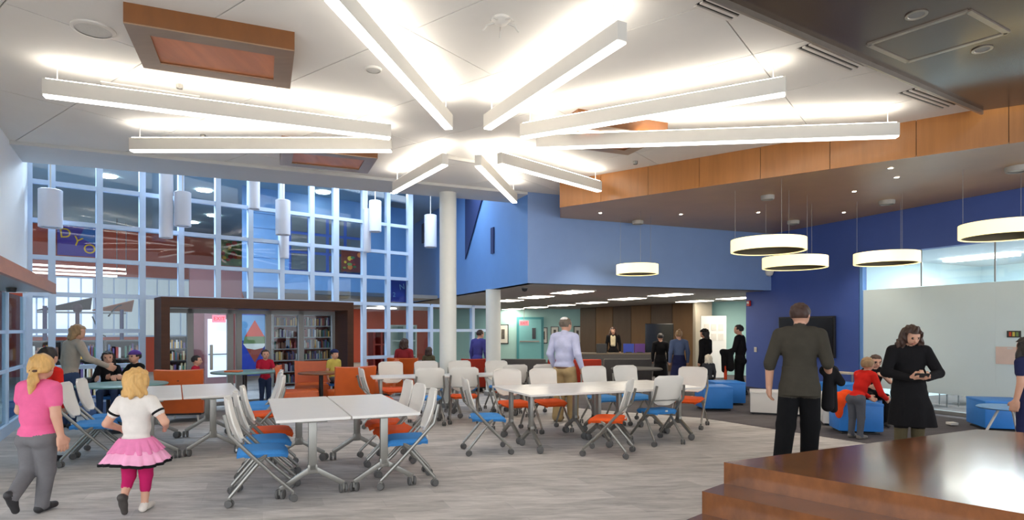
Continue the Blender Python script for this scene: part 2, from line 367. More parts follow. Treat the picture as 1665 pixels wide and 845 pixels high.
# ------------------------------------------------------------------ left wall and canopy
ld = Vector(((235-CX)/F, 1, 0)).normalized(); ln = Vector((-ld.y, ld.x, 0))
wl = struct(wallslab(W0-ld*8, W0, 2.15, 5.1, .25, 1).build('wall_left', M_white_wall), 'white wall above the wooden canopy')
E = XY(88, 9.0); ce = E-ld*7
cp = [E, ce, ce+ln*2.2, E+ln*1.1]
cn = thing('entrance_canopy', 'wooden canopy with grey underside projecting below the white wall', 'canopy')
MB().prism([(p.x, p.y) for p in cp], 2.085, 2.12).build('soffit_board', M_brushed, cn)
MB().prism([(p.x, p.y) for p in [E+ln*.02, ce+ln*.02, ce+ln*2.2, E+ln*1.1]], 2.12, 2.19).build('core', M_wood_box, cn)
MB().bar(E+ZZ*2.14, ce+ZZ*2.14, .05, .15).build('fascia_board', mat('canopy_wood', (176, 118, 84), .35, noise=.12, kind='wood', nscale=(4, 4, 16)), cn)
MB().tube([E-ld*1.0+ln*.35+ZZ*2.09, E-ld*1.0+ln*.35+ZZ*2.03], [.06, .05], 12).build('spotlight', M_dark_pl, cn, smooth=.7)
w2 = struct(wallslab(W0-ld*6.5, W0-ld*.05, 0, .16, .1, 1).build('window_2', M_mullion), 'glazed partition below the canopy')
for k in range(5):
    a = W0-ld*(.08+k*1.5); 
    MB().box(a+ln*.05+ZZ*1.12, (.07, .07, 1.93), (ld, ln, ZZ)).build('mullion', M_mullion, w2)
    if k < 4:
        b = W0-ld*(.08+(k+1)*1.5)
        MB().bar(a+ln*.05+ZZ*1.12, b+ln*.05+ZZ*1.12, .012, 1.92).build('pane', M_glass_tint, w2)
for z in (.93, 1.5): MB().bar(W0-ld*.1+ln*.05+ZZ*z, W0-ld*6.5+ln*.05+ZZ*z, .05, .05).build('rail', M_mullion, w2)

# ------------------------------------------------------------------ the window wall
S84 = ws(84.5); Y84 = Wp(S84).y
rails = [H+(HY-y)/F*Y84 for y in (297, 359.5, 418.5, 478, 538, 598, 655)]     # top to bottom
ZT = 5.1
mull_px = [45, 84.5, 162, 232, 295, 355, 408, 459, 508, 547, 593, 632, 668]
low_px = [668, 702, 737, 770, 806]
ms = [ws(p) for p in mull_px]; ls = [ws(p) for p in low_px]
portal_l, portal_r = ws(240), ws(566)
win = struct(MB().prism([Wp(ms[0]-.3, .02), Wp(portal_l, .02), Wp(portal_l, .12), Wp(ms[0]-.3, .12)], 0, .34).build('window_1', mat('blue_sill_wall', (96, 124, 176), .6, noise=.03, nscale=5)), 'tall pale blue gridded window wall')
MB().prism([Wp(portal_r+.02, .02), Wp(ls[-1], .02), Wp(ls[-1], .12), Wp(portal_r+.02, .12)], 0, .34).build('sill_wall', mat('grey_sill_wall', (120, 124, 132), .6, noise=.03, nscale=5), win)
z4 = rails[3]
AXW = (wd, wn, ZZ)
for i, s in enumerate(ms):
    inside = portal_l-.01 < s < portal_r+.01
    z0 = z4 if inside else .34
    w = .13 if i in (0, 9, 12) else .10
    MB().box(Wp(s, .06, (z0+ZT)/2), (w, .12, ZT-z0), AXW).build('mullion', M_mullion, win)
for s in ls[1:]:
    MB().box(Wp(s, .06, (.34+z4)/2), (.085, .12, z4-.34), AXW).build('mullion', M_mullion, win)
segs_up = list(zip(ms[:-1], ms[1:]))
zs = [ZT]+rails
for a, b in segs_up:
    inside = portal_l-.2 < (a+b)/2 < portal_r+.1
    for k, z in enumerate(rails):
        if inside and k > 3: continue
        MB().box(Wp((a+b)/2, .06, z), (b-a-.085, .10, .075), AXW).build('rail', M_mullion, win)
    for k in range(len(zs)-1):
        if inside and k > 3: continue
        MB().box(Wp((a+b)/2, .07, (zs[k]+zs[k+1])/2), (b-a-.085, .012, zs[k]-zs[k+1]-.075), AXW).build('pane', M_glass, win)
for a, b in zip(ls[:-1], ls[1:]):
    for z in (z4, rails[4], rails[6]): MB().box(Wp((a+b)/2, .06, z), (b-a-.085, .10, .075), AXW).build('rail', M_mullion, win)
    for z0, z1 in ((rails[4], z4), (rails[6], rails[4])):
        MB().box(Wp((a+b)/2, .07, (z0+z1)/2), (b-a-.085, .012, z1-z0-.075), AXW).build('pane', M_glass, win)
# glazed return where the tall window meets the blue wall
we = Wp(ms[-1], .06); rt = SE-we
struct(MB().prism([we, SE, SE+Vector((.03, 0, 0)), we+Vector((.03, 0, 0))], z4, 5.1).build('window_4', M_glass), 'glazed return beside the tall window')

# ------------------------------------------------------------------ walnut portal and its glazed doors
pd = .67
pfl = ws(262, -pd); pfr = ws(575, -pd)
por = thing('entrance_portal', 'dark walnut portal framing the glazed library entrance', 'portal', Wp((pfl+pfr)/2, -pd/2))
o_ = por.location
def lo(p): return Vector(p)-o_
ZP = 2.13
for s, w in ((pfl+.07, .14), (pfr-.07, .14)):
    MB().box(lo(Wp(s, -pd/2+.0, ZP/2)), (w, pd, ZP), AXW).build('side_panel', M_wood_dark, por)
MB().box(lo(Wp((pfl+pfr)/2, -pd/2, ZP-.09)), (pfr-pfl-.28, pd, .18), AXW).build('header', M_wood_dark, por)
door = struct(MB().box(Wp((pfl+pfr)/2, .03, .04), (pfr-pfl-.28, .08, .08), AXW).build('door_1', M_grey_frame), 'grey framed glass doors inside the walnut portal')
fpx = [270, 309, 374, 388, 436, 489, 540]
fs_ = [max(pfl+.14, ws(p, .03)) for p in fpx]; fs_[-1] = pfr-.15
for i, s in enumerate(fs_):
    MB().box(Wp(s, .03, 1.01), (.11 if i not in (0,) else .06, .08, 1.87), AXW).build('mullion', M_grey_frame, door)
MB().box(Wp((fs_[0]+fs_[-1])/2, .03, 1.90), (fs_[-1]-fs_[0], .08, .09), AXW).build('head_rail', M_grey_frame, door)
for a, b in zip(fs_[:-1], fs_[1:]):
    if b-a > .2: MB().box(Wp((a+b)/2, .05, .97), (b-a-.09, .012, 1.78), AXW).build('pane', M_glass, door)
MB().box(Wp((fs_[1]+fs_[2])/2, -.05, .98), (.05, .05, .5), AXW, .01).build('door_handle', M_metal, door)

# ------------------------------------------------------------------ columns
def column(px, Y, ztop, r, label):
    o = thing('column', label, 'column', XY(px, Y), 0, 'round white columns')
    MB().lathe((0, 0, 0), [(0, 0), (r+.03, 0), (r+.03, .1), (r, .11), (r, ztop), (0, ztop)], 32).build('shaft', M_col, o, smooth=.6)
    MB().lathe((0, 0, 0), [(r+.045, 0), (r+.045, .08), (r+.03, .09)], 32).build('base_ring', M_grey_frame, o, smooth=.6)
l = bpy.data.lights.new('atrium_fill', 'AREA'); l.energy = 55; l.color = (.78, .9, 1); l.shape = 'RECTANGLE'; l.size = 6; l.size_y = .7  # added bluish fill to brighten the atrium, no visible source
o = bpy.data.objects.new('atrium_fill', l); COL.objects.link(o); o.location = (-2.2, 13.9, 5.09); o.rotation_euler = (0, 0, math.radians(28))
def fill_panel(name, c, rz, lx, ly, z, label):  # made-up framed glowing panel, added out of view behind a fill lamp
    a1, a2 = Vector((math.cos(rz), math.sin(rz), 0)), Vector((-math.sin(rz), math.cos(rz), 0)); c = Vector((c[0], c[1], z))
    q = struct(MB().box(c+ZZ*.02, (lx, ly, .02), (a1, a2, ZZ)).build(name, M_daylight), label)
    for s in (-1, 1):
        MB().box(c+a2*(s*(ly/2+.03)), (lx+.12, .06, .1), (a1, a2, ZZ)).build('frame_side', M_mullion, q); MB().box(c+a1*(s*(lx/2+.03)), (.06, ly, .1), (a1, a2, ZZ)).build('frame_side', M_mullion, q)
fill_panel('window_10', (-2.2, 13.9), math.radians(28), 6, .7, 5.11, 'rooflight added out of view over the gap before the window wall for fill light')
column(728.5, 12.0, ZC-.05, .168, 'tall round white column rising to the high ceiling')
column(802, 14.15, ZL, .175, 'short round white column under the low ceiling')
# ------------------------------------------------------------------ library behind the window wall
M_lib = mat('library_ceiling', (150, 182, 200), .8, noise=.02, nscale=3)
struct(MB().prism([Wp(-3, .15), Wp(ms[-1]+.2, .15), Wp(ms[-1]+2, 16), Wp(-3, 16)], 5.0, 5.12).build('ceiling_library', M_lib))
DB = 12.0
lw = struct(MB().prism([Wp(-3.5, DB), Wp(9.0, DB), Wp(9.0, DB+.2), Wp(-3.5, DB+.2)], 0, 5.0).build('wall_library_red', M_red_wall), 'red back wall of the library')
struct(MB().prism([Wp(-3.2, .2), Wp(-3.0, .2), Wp(-3.0, DB), Wp(-3.2, DB)], 0, 5.0).build('wall_library_left', mat('library_side_paint', (150, 170, 190), .7, noise=.02, nscale=3)))
# daylit windows in the back wall
dws = lambda px: isect(px, Wp(0, DB-.05), wd)
for k, (a, b, y0, y1) in enumerate(((48, 82, 484, 545), (90, 152, 452, 545), (164, 226, 452, 545), (236, 312, 455, 545))):
    sa, sb = dws(a), dws(b); Ym = Wp((sa+sb)/2, DB).y; z0 = D(0, y1, Ym).z; z1 = D(0, y0, Ym).z
    wo = struct(MB().box(Wp((sa+sb)/2, DB-.02, (z0+z1)/2), (sb-sa+.1, .05, z1-z0+.1), AXW).build('window_%d' % (k+5), M_mullion), 'daylit window in the red library wall')
    n = 3 if k < 3 else 4
    for i in range(n):
        MB().box(Wp(sa+(sb-sa)*(i+.5)/n, DB-.055, (z0+z1)/2), ((sb-sa)/n-.05, .02, z1-z0-.02), AXW).build('pane', M_daylight if k < 2 else M_curtained, wo)
# blue bulkhead with interior windows on the right
dbk = 2.2
bs0, bs1 = isect(402, Wp(0, dbk), wd), isect(664, Wp(0, dbk), wd)
bk = struct(MB().prism([Wp(bs0, dbk), Wp(bs1, dbk), Wp(bs1, dbk+.2), Wp(bs0, dbk+.2)], 2.45, 5.0).build('wall_library_blue', mat('library_blue_paint', (124, 172, 222), .6, noise=.04, nscale=2)), 'blue upper wall inside the library')
bfar = Wp(isect(407, Wp(0, DB), wd), DB)
struct(MB().prism([Wp(bs0, dbk), bfar, bfar-wd*.12, Wp(bs0-.12, dbk)], 2.45, 5.0).build('wall_library_return', mat('library_blue_brick', (120, 160, 204), .6, noise=.04, nscale=2)))
struct(MB().prism([Wp(bs0, dbk), Wp(bs1+1, dbk), Wp(bs1+3, 15), bfar], 2.45, 2.55).build('ceiling_library_low', M_low_ceil))
iw = struct(MB().box(Wp((isect(470, Wp(0, dbk), wd)+isect(588, Wp(0, dbk), wd))/2, dbk-.01, 3.75), (isect(588, Wp(0, dbk), wd)-isect(470, Wp(0, dbk), wd), .04, 1.5), AXW).build('window_9', mat('deep_blue_frame', (40, 84, 170), .5, noise=.03, nscale=6)), 'interior window with deep blue bars')
M_dimglass = mat('dim_interior_glass', (96, 104, 104), .12, spec=.8, noise=.25, nscale=1.6)
a, b = isect(470, Wp(0, dbk), wd), isect(588, Wp(0, dbk), wd)
for i in range(4):
    for j in range(3):
        MB().box(Wp(a+(b-a)*(i+.5)/4, dbk-.035, 3.02+1.46*(j+.5)/3), ((b-a)/4-.09, .02, 1.46/3-.07), AXW).build('pane', M_dimglass, iw)
# bricks joints of the blue column on the left of it: rows of painted blocks
for j in range(6):
    MB().box(Wp(bs0+.42, dbk-.012, 2.75+j*.36), (.82, .03, .345), AXW).build('block', mat('painted_block', (126, 170, 216), .6, noise=.04, nscale=3), bk)
# posters
def poster(label, px0, px1, y0, y1, d, m, name='poster'):
    sa, sb = isect(px0, Wp(0, d), wd), isect(px1, Wp(0, d), wd); Ym = Wp((sa+sb)/2, d).y
    z0, z1 = D(0, y1, Ym).z, D(0, y0, Ym).z
    o = thing(name, label, 'poster', Wp((sa+sb)/2, d, (z0+z1)/2)); 
    MB().box((0, 0, 0), (sb-sa, .02, z1-z0), AXW).build('sheet', m, o); return o, sb-sa, z1-z0
def blob(name, o, pts, m, off=-.013):
    pts = [wd*x+ZZ*z+wn*off for x, z in pts]; n = len(pts); p2 = [p-wn*.004 for p in pts]
    return MB().add(pts+p2, [tuple(range(n)), tuple(range(2*n-1, n-1, -1))]+[(i, i+n, (i+1) % n+n, (i+1) % n) for i in range(n)]).build(name, m, o)
pp, w, h = poster('purple banner with three yellow letters behind the window wall', 93, 157, 366, 416, 11.5, mat('purple_banner', (70, 56, 160), .7, noise=.15, nscale=1.2))
yel = mat('yellow_print', (226, 190, 40), .7)
for ch, x, z, r in (('D', -.3, .2, .1), ('Y', .0, -.04, -.3), ('O', .32, -.26, .05)):
    text_on(ch, .44, wd*(x*w)+ZZ*(z*h)-wn*.02, wd, yel, pp, roll=r)
blob('blue_patch', pp, [(.05*w, .1*h), (.48*w, -.1*h), (.48*w, .48*h), (.2*w, .48*h)], mat('blue_print', (44, 110, 190), .7))
cols = [(196, 60, 40), (232, 196, 60), (70, 120, 60), (210, 120, 50), (150, 40, 40), (120, 160, 80)]
def mosaic(o, w, h, n=26):
    for k in range(n):
        cx, cz = random.uniform(-.42, .42)*w, random.uniform(-.4, .4)*h; r = random.uniform(.06, .13)*w; k2 = random.uniform(.5, 1)
        cl = lambda x, m: max(-m, min(m, x))
        pts = [(cl(cx+r*math.cos(t), .49*w), cl(cz+r*k2*math.sin(t), .49*h)) for t in [2*math.pi*q/8 for q in range(8)]]
        blob('print_patch', o, pts, mat('print_%d' % (k % 6), cols[k % 6], .7), -.013-.004*k/n)
pp, w, h = poster('colourful painted panel of red, yellow and green shapes on the left', 356, 396, 390, 432, 11.4, mat('green_print', (88, 120, 64), .7, noise=.3, nscale=3)); mosaic(pp, w, h)
pp, w, h = poster('dark red and green painted panel low on the blue library wall', 555, 590, 403, 442, 2.1, mat('dark_red_print', (110, 46, 34), .7, noise=.3, nscale=3)); mosaic(pp, w, h, 12)
pp, w, h = poster('navy poster with pale letters at the right end of the window wall', 636, 664, 455, 491, .16, mat('navy_print', (34, 48, 140), .6, noise=.1, nscale=4))
text_on('N', .2, wd*.05+ZZ*.1-wn*.02, wd, mat('pale_print', (120, 160, 190), .7), pp, roll=.2); text_on('2', .16, wd*-.17+ZZ*-.1-wn*.02, wd, mat('pale_print', (120, 160, 190)), pp)

# library ceiling lights
for k, (px, py) in enumerate(((175, 286), (332, 309), (313, 361), (347, 350), (460, 325), (525, 312), (415, 337), (638, 311))):
    p = P(px, py, 4.99)
    o = MB().lathe(p, [(0, -.0), (.16, 0), (.17, -.02), (.14, -.025), (0, -.02)], 20).build('library_downlight', M_down, smooth=.6)
    tag(o, ['round library downlight above the purple banner', 'round library downlight right of the long hanging cylinder', 'round library downlight left of the paired lights', 'right one of two close library downlights', 'round library downlight above the wide hanging cylinder', 'round library downlight near the interior window top', 'faint library downlight above the painted panel', 'round library downlight nearest the blue corner'][k], 'downlight', 'library downlights')
for k, (a, b, y, dd) in enumerate(((50, 205, 434, 10.5), (50, 205, 441, 10), (52, 190, 446, 9.3))):  # glowing bars on cables stand in for the star's reflection in the window
    sa, sb = isect(a, Wp(0, dd), wd), isect(b, Wp(0, dd), wd); pa, pb = Wp(sa, dd), Wp(sb, dd); z = D(0, y, (pa.y+pb.y)/2).z
    o = MB().bar(pa+ZZ*z, pb+ZZ*z, .12, .05).build('reflected_bar', mat('lib_bar', (255, 240, 220), .5, emit=(255, 236, 214), est=2.2))
    tag(o, ['topmost', 'middle', 'lowest'][k]+' of three glowing bars standing for mirrored star lights, before the red library wall', 'light', 'mirrored star bars')
    for q in (pa, pb): MB().tube([q+ZZ*z, q+ZZ*4.995], .012, 6).build('cable', M_grey_frame, o)
# bluish fill added to brighten the library, with a made-up panel behind it
l = bpy.data.lights.new('library_fill', 'AREA'); l.energy = 170; l.color = (.78, .9, 1); l.shape = 'RECTANGLE'; l.size = 3; l.size_y = 1.0
lo_ = bpy.data.objects.new('library_fill', l); COL.objects.link(lo_); lo_.location = Wp(1.4, 1.1, 4.93); lo_.rotation_euler = (0, 0, math.atan2(wd.y, wd.x))
fill_panel('window_11', Wp(1.4, 1.1), math.atan2(wd.y, wd.x), 3, 1.0, 4.96, 'rooflight added out of view in the library ceiling for fill light')

# shelving seen through the entrance and the low panes
M_shelf = mat('grey_shelf', (150, 144, 134), .5, noise=.03, nscale=8)
bcols = [(150, 60, 50), (190, 170, 130), (70, 90, 120), (210, 205, 195), (120, 80, 60), (60, 100, 80), (200, 150, 60), (90, 70, 110)]
bmats = [mat('book_%d' % i, c, .6, noise=.04, nscale=20) for i, c in enumerate(bcols)]
def bookcase(c, w, h, rows, label, name='bookcase', dark=False, books=True):
    o = thing(name, label, 'bookcase', c); m = mat('dark_shelf', (70, 66, 62), .5, noise=.03, nscale=8) if dark else M_shelf
    for x in (-w/2, w/2): MB().box(wd*x+ZZ*h/2, (.04, .32, h), AXW).build('side_panel', m, o)
    MB().box(wn*.15+ZZ*h/2, (w, .02, h), AXW).build('back_panel', mat('red_back', (150, 66, 50), .6, noise=.04, nscale=4) if not dark else m, o)
    for r in range(rows+1):
        z = .08+(h-.1)*r/rows; MB().box(ZZ*z, (w-.04, .3, .03), AXW).build('shelf', m, o)
    if books:
        for r in range(rows):
            z = .095+(h-.1)*r/rows; x = -w/2+.05; bm = MB(); hh = (h-.1)/rows-.05
            while x < w/2-.1:
                t = random.uniform(.02, .05)
                if random.random() < .8:
                    bh = hh*random.uniform(.55, .92); bm.mi = random.randrange(8); bm.box(wd*(x+t/2)+ZZ*(z+bh/2)+wn*random.uniform(-.03, .02), (t*.94, .2, bh), AXW)
                x += t
            bo = bm.build('book_row', bmats, o); bo['kind'] = 'stuff'
    return o
bs_ = lambda px, d: isect(px, Wp(0, d), wd)
bookcase(Wp((bs_(441, 3.4)+bs_(486, 3.4))/2, 3.4), bs_(486, 3.4)-bs_(441, 3.4), 1.95, 6, 'left one of the two tall bookcases behind the entrance glass')
bookcase(Wp((bs_(490, 3.4)+bs_(537, 3.4))/2, 3.4), bs_(537, 3.4)-bs_(490, 3.4), 1.95, 6, 'right one of the two tall bookcases behind the entrance glass')
bookcase(Wp((bs_(272, 5)+bs_(306, 5))/2, 5), bs_(306, 5)-bs_(272, 5), 1.35, 4, 'dark low bookcase at the left edge of the entrance', dark=True)
for k, (a, b) in enumerate(((40, 100), (104, 165), (170, 232))):
    bookcase(Wp((bs_(a, 3.0)+bs_(b, 3.0))/2, 3.0), bs_(b, 3.0)-bs_(a, 3.0), 1.3, 3, ['dark low bookcase behind the left windows nearest the canopy', 'dark low bookcase behind the left windows in the middle', 'dark low bookcase behind the left windows nearest the portal'][k], dark=True)
# blue door panel with a red and green cone picture, white daylit door, exit sign
pp, w, h = poster('blue panel with a red cone and green band picture inside the entrance', 388, 437, 503, 610, 2.6, mat('royal_blue_panel', (36, 62, 160), .5, noise=.06, nscale=2))
sw = .2
red = mat('red_print', (214, 70, 44), .6); grn = mat('grn_print', (110, 130, 80), .6); wht = mat('white_print', (230, 226, 210), .6); brn = mat('brown_print', (150, 66, 50), .6); pale = mat('pale_blue_print', (110, 160, 200), .6)
cx = .02*w
blob('pale_patch', pp, [(cx-.3, .05), (cx+.3, .05), (cx+.3, .68), (cx-.3, .68)], pale)
blob('red_cone', pp, [(cx-.24, .14), (cx+.24, .14), (cx, .56)], red, -.018)
blob('green_band', pp, [(cx-.28, -.04), (cx+.28, -.04), (cx+.24, .15), (cx-.24, .15)], grn, -.019)
blob('white_band', pp, [(cx-.28, -.03), (cx-.2, -.14), (cx, -.18), (cx+.2, -.14), (cx+.28, -.03)], wht, -.02)
blob('brown_cone', pp, [(cx-.2, -.15), (cx, -.5), (cx+.2, -.15)], brn, -.017)
pdr = struct(MB().box(Wp((bs_(334, 5)+bs_(370, 5))/2, 5, 1.02), (bs_(372, 5)-bs_(332, 5), .06, 2.04), AXW).build('door_2', mat('pinkish_frame', (170, 130, 130), .6, noise=.03, nscale=6)), 'white daylit door seen through the entrance')
a, b = bs_(338, 4.95), bs_(368, 4.95)
MB().box(Wp((a+b)/2, 4.95, 1.02), (b-a, .04, 1.6), AXW).build('pane', M_daylight, pdr)
MB().box(Wp((a+b)/2, 4.9, .85), (b-a, .04, .03), AXW).build('push_bar', M_metal, pdr)
struct(MB().box(Wp((bs_(312, 5.2)+bs_(388, 5.2))/2, 5.2, 1.6), (bs_(392, 5.2)-bs_(308, 5.2), .1, 3.2), AXW).build('wall_library_inner', mat('rose_wall', (150, 92, 92), .7, noise=.03, nscale=3)))
def exit_sign(c, ax, w, h, label):
    o = thing('exit_sign', label, 'sign', c)
    MB().box((0, 0, 0), (w, .05, h), ax, .008).build('housing', mat('exit_housing', (236, 150, 160), .5, emit=(255, 110, 124), est=.35), o)
    text_on('EXIT', h*.7, -ax[1]*.03, ax[0], mat('exit_letters', (210, 24, 24), .5, emit=(255, 20, 16), est=.6), o); MB().tube([(0, 0, h/2), (0, 0, (ZL if c.y > 20 else 3.0)-c.z)], .012, 6).build('stem', M_grey_frame, o); return o
exit_sign(Wp(bs_(356, 4.7), 4.7, D(0, 518, Wp(bs_(356, 4.7), 4.7).y).z), AXW, .34, .2, 'glowing pink exit sign inside the library entrance')
# dark slim hanging fabric sails beyond the left panes
for k, (a, y0, b, y1, dd, c) in enumerate(((60, 505, 150, 486, 8, (70, 62, 62)), (150, 505, 218, 490, 8, (170, 104, 70)))):
    pa, pb = Wp(bs_(a, dd), dd), Wp(bs_(b, dd), dd); za, zb = D(0, y0, pa.y).z, D(0, y1, pb.y).z
    o = MB().add([pa+ZZ*za, pb+ZZ*(zb+.02), pb+ZZ*(zb-.3)+wn*.4, pa+ZZ*(za+.03), pb+ZZ*(zb+.05), pb+ZZ*(zb-.27)+wn*.4], [(0, 1, 2), (5, 4, 3), (0, 3, 4, 1), (1, 4, 5, 2), (2, 5, 3, 0)]).build('shade_sail', mat('sail_%d' % k, c, .7, noise=.05, nscale=5))
    tag(o, ['dark triangular shade sail beyond the left windows', 'orange brown triangular shade sail beyond the left windows'][k], 'shade sail')
o = thing('play_frame', 'dark play frame with globe and ropes beyond the left windows', 'play frame', Wp(bs_(120, 7), 7)); c7 = o.location.copy()
for px, y0, c in ((73, 497, (60, 50, 90)), (126, 500, (70, 40, 50)), (198, 503, (50, 50, 90))):
    q = Wp(bs_(px, 7), 7)-c7; zt = D(0, y0, (q+c7).y).z; MB().tube([q, q+ZZ*zt], .05, 8).build('post', mat('play_%d' % px, c, .5, noise=.05, nscale=8), o)
qa, qb = Wp(bs_(60, 7), 7)-c7, Wp(bs_(205, 7), 7)-c7; zr = D(0, 508, (qa+qb+2*c7).y/2).z
MB().tube([qa+ZZ*zr, qb+ZZ*zr], .025, 8).build('rail', M_grey_frame, o)
q = Wp(bs_(126, 7), 7)-c7; MB().lathe(q+ZZ*(zr+.12), [(0, -.13), (.09, -.09), (.13, 0), (.09, .09), (0, .13)], 16).build('globe', mat('play_126', (70, 40, 50)), o, smooth=.8)
for px in (150, 176):
    qs = [Wp(bs_(px+22*t, 7), 7)-c7+ZZ*(zr-.55*math.sin(math.pi*t/2)*(1 if px < 160 else -.6)-.1) for t in (0, .25, .5, .75, 1)]; MB().tube(qs, .02, 6).build('rope', M_dark_pl, o, smooth=.8)
# deeper room behind the low panes right of the portal
for k, (a, b, y0, y1, c, nm, lab) in enumerate(((632, 672, 528, 585, (206, 226, 220), 'display_cabinet', 'pale green lit cabinet seen through the low right panes'), (604, 628, 536, 600, (190, 60, 46), 'display_rack', 'red rack seen through the low right panes'))):
    dd = 6; pa, pb = bs_(a, dd), bs_(b, dd); Ym = Wp((pa+pb)/2, dd).y; zt = D(0, y0, Ym).z
    o = thing(nm, lab, 'cabinet', Wp((pa+pb)/2, dd))
    m = mat('cab_%d' % k, c, .5, noise=.03, nscale=5); ww = pb-pa
    MB().box(wn*.2+ZZ*zt/2, (ww, .03, zt), AXW).build('back_panel', m, o)
    for x in (-ww/2, 0, ww/2): MB().box(wd*x+ZZ*zt/2, (.06, .4, zt), AXW).build('side_panel', m, o)
    for j in range(4): MB().box(ZZ*(.06+j*(zt-.09)/3), (ww, .38, .05), AXW).build('shelf', m, o)
for k, (px, y) in enumerate(((620, 501), (648, 506), (700, 507), (612, 509))):
    p = P(px, y, 2.44)
    o = MB().box(p, (1.2, .5, .03), AXW, .008).build('library_troffer', M_troffer)
    tag(o, ['ceiling light behind the low panes nearest the portal', 'wide ceiling light behind the low panes under the navy poster', 'ceiling light behind the low panes nearest the tall column', 'far faint ceiling light behind the low panes'][k], 'ceiling light', 'library low ceiling lights')
struct(MB().prism([Wp(bs0, 13), Wp(bs1+8, 13), Wp(bs1+8, 13.2), Wp(bs0, 13.2)], 0, 2.5).build('wall_library_far', M_red_wall))

# ------------------------------------------------------------------ lounge under the low ceiling
bw = struct(wallslab(XY(700, 28), XY(948, 28), 0, ZL+.1, .2, 1).build('wall_back', M_teal), 'pale teal back wall')
ww = struct(wallslab(XY(944, 26.5), XY(1132, 21), 0, ZL+.1, .2, 1).build('wall_back_wood', mat('brown_wood_wall', (84, 66, 50), .5, noise=.12, kind='wood', nscale=(5, 5, 1))), 'brown wood clad back wall')
wa, wb = XY(944, 26.5), XY(1132, 21); wv = (wb-wa).normalized(); wnn = Vector((wv.y, -wv.x, 0)); wnn = wnn if wnn.y < 0 else -wnn
for k in range(6):
    L = (wb-wa).length; c = wa+wv*(L*(k+.5)/6)+wnn*.02
    MB().box(c+ZZ*1.23, (L/6-.03, .03, 2.44), (wv, wnn, ZZ)).build('panel', mat('wood_wall_panel_%d' % (k % 2), ((86, 68, 54), (112, 82, 50))[k % 2], .5, noise=.14, kind='wood', nscale=(5, 5, 1)), ww)
struct(wallslab(XY(1130, 21), XY(1300, 19), 0, ZL+.1, .2, 1).build('wall_back_teal', M_teal), 'teal wall beside the blue wall')
MB().box(XY(1142, 20.3)+ZZ*1.23, (.55, .3, 2.46)).build('pilaster', mat('grey_beige_paint', (150, 142, 128), .7, noise=.02, nscale=4), ww)
dr = struct(MB().box(XY(862, 27.9)+ZZ*1.05, (1.25, .1, 2.1)).build('door_3', mat('teal_door_frame', (70, 150, 158), .5, noise=.02, nscale=4)), 'teal door under the exit sign')
MB().box(XY(862, 27.82)+ZZ*1.0, (1.02, .06, 2.0)).build('leaf', mat('teal_door', (122, 190, 194), .5, noise=.02, nscale=4), dr)
MB().box(XY(868, 27.77)+ZZ*1.35, (.16, .03, .5)).build('vision_panel', M_black, dr)
MB().box(XY(861, 27.75)+ZZ*.98, (.9, .05, .06)).build('push_bar', M_metal, dr)
exit_sign(D(852, 525, 27.3), (Vector((1, 0, 0)), Vector((0, 1, 0)), ZZ), .42, .22, 'red exit sign above the teal door')
def picture(px, py, Y, w, h, label):
    o = thing('framed_picture', label, 'picture', D(px, py, Y), 0, 'framed pictures on the teal wall')
    MB().box((0, .02, 0), (w, .03, h)).build('frame', M_black, o); MB().box((0, 0, 0), (w-.08, .02, h-.08)).build('mount', mat('paper', (224, 222, 212), .7, noise=.02, nscale=9), o)
    MB().box((0, -.014, 0), (w*.3, .012, h*.5)).build('drawing', mat('ink', (96, 92, 84), .7, noise=.4, nscale=12), o)
picture(818, 543, 27.96, .5, .9, 'framed picture nearest the short column'); picture(884, 545, 27.96, .36, .75, 'tall narrow framed picture right of the teal door')
picture(902, 541, 27.96, .38, .6, 'small framed picture left of the man in the pale shirt'); picture(939, 544, 27.96, .36, .8, 'framed picture right of the man in the pale shirt')
o = thing('television', 'dark television on the brown wood wall', 'television', D(1072, 551, 21.3)); MB().box((0, 0, 0), (1.0, .06, 1.1), bev=.02).build('screen', M_black, o); MB().box((0, .12, 0), (.4, .2, .4)).build('wall_bracket', M_dark_pl, o)
# troffers in the low ceiling
tl = ['nearest one above the man in the pale shirt', 'left of the nearest one', 'beside the short column', 'nearest one in the centre right', 'right hand one above the denim jacket woman', 'second row centre', 'second row left', 'far left above the exit sign', 'farthest one at the left', 'right of the wood wall', 'rightmost one beside the blue wall']
for k, (px, py) in enumerate(((929.5, 474), (871, 482), (826, 488), (1019, 485), (1089, 478.5), (962, 491.5), (913, 495.5), (871, 499), (834, 502), (1129, 489), (1199, 484))):
    p = P(px, py, ZL-.01)
    o = thing('troffer_light', 'square ceiling light in the low ceiling, '+tl[k], 'ceiling light', p, 0, 'low ceiling lights')
    MB().box((0, 0, 0), (.66, 1.24, .03), (U, V, ZZ)).build('frame', M_white_pl, o); MB().box((0, 0, -.012), (.58, 1.16, .02), (U, V, ZZ)).build('diffuser', M_troffer, o)
o = thing('dome_camera', 'small dark dome camera under the low ceiling corner', 'camera', P(853, 467, ZL)); MB().lathe((0, 0, 0), [(0, 0), (.07, 0), (.07, -.03), (.05, -.08), (0, -.1)], 16).build('dome', M_dark_pl, o, smooth=.6)
MB().lathe((0, 0, 0), [(.08, 0), (.08, -.02), (.07, -.025)], 16).build('base_ring', M_grey_frame, o, smooth=.6)
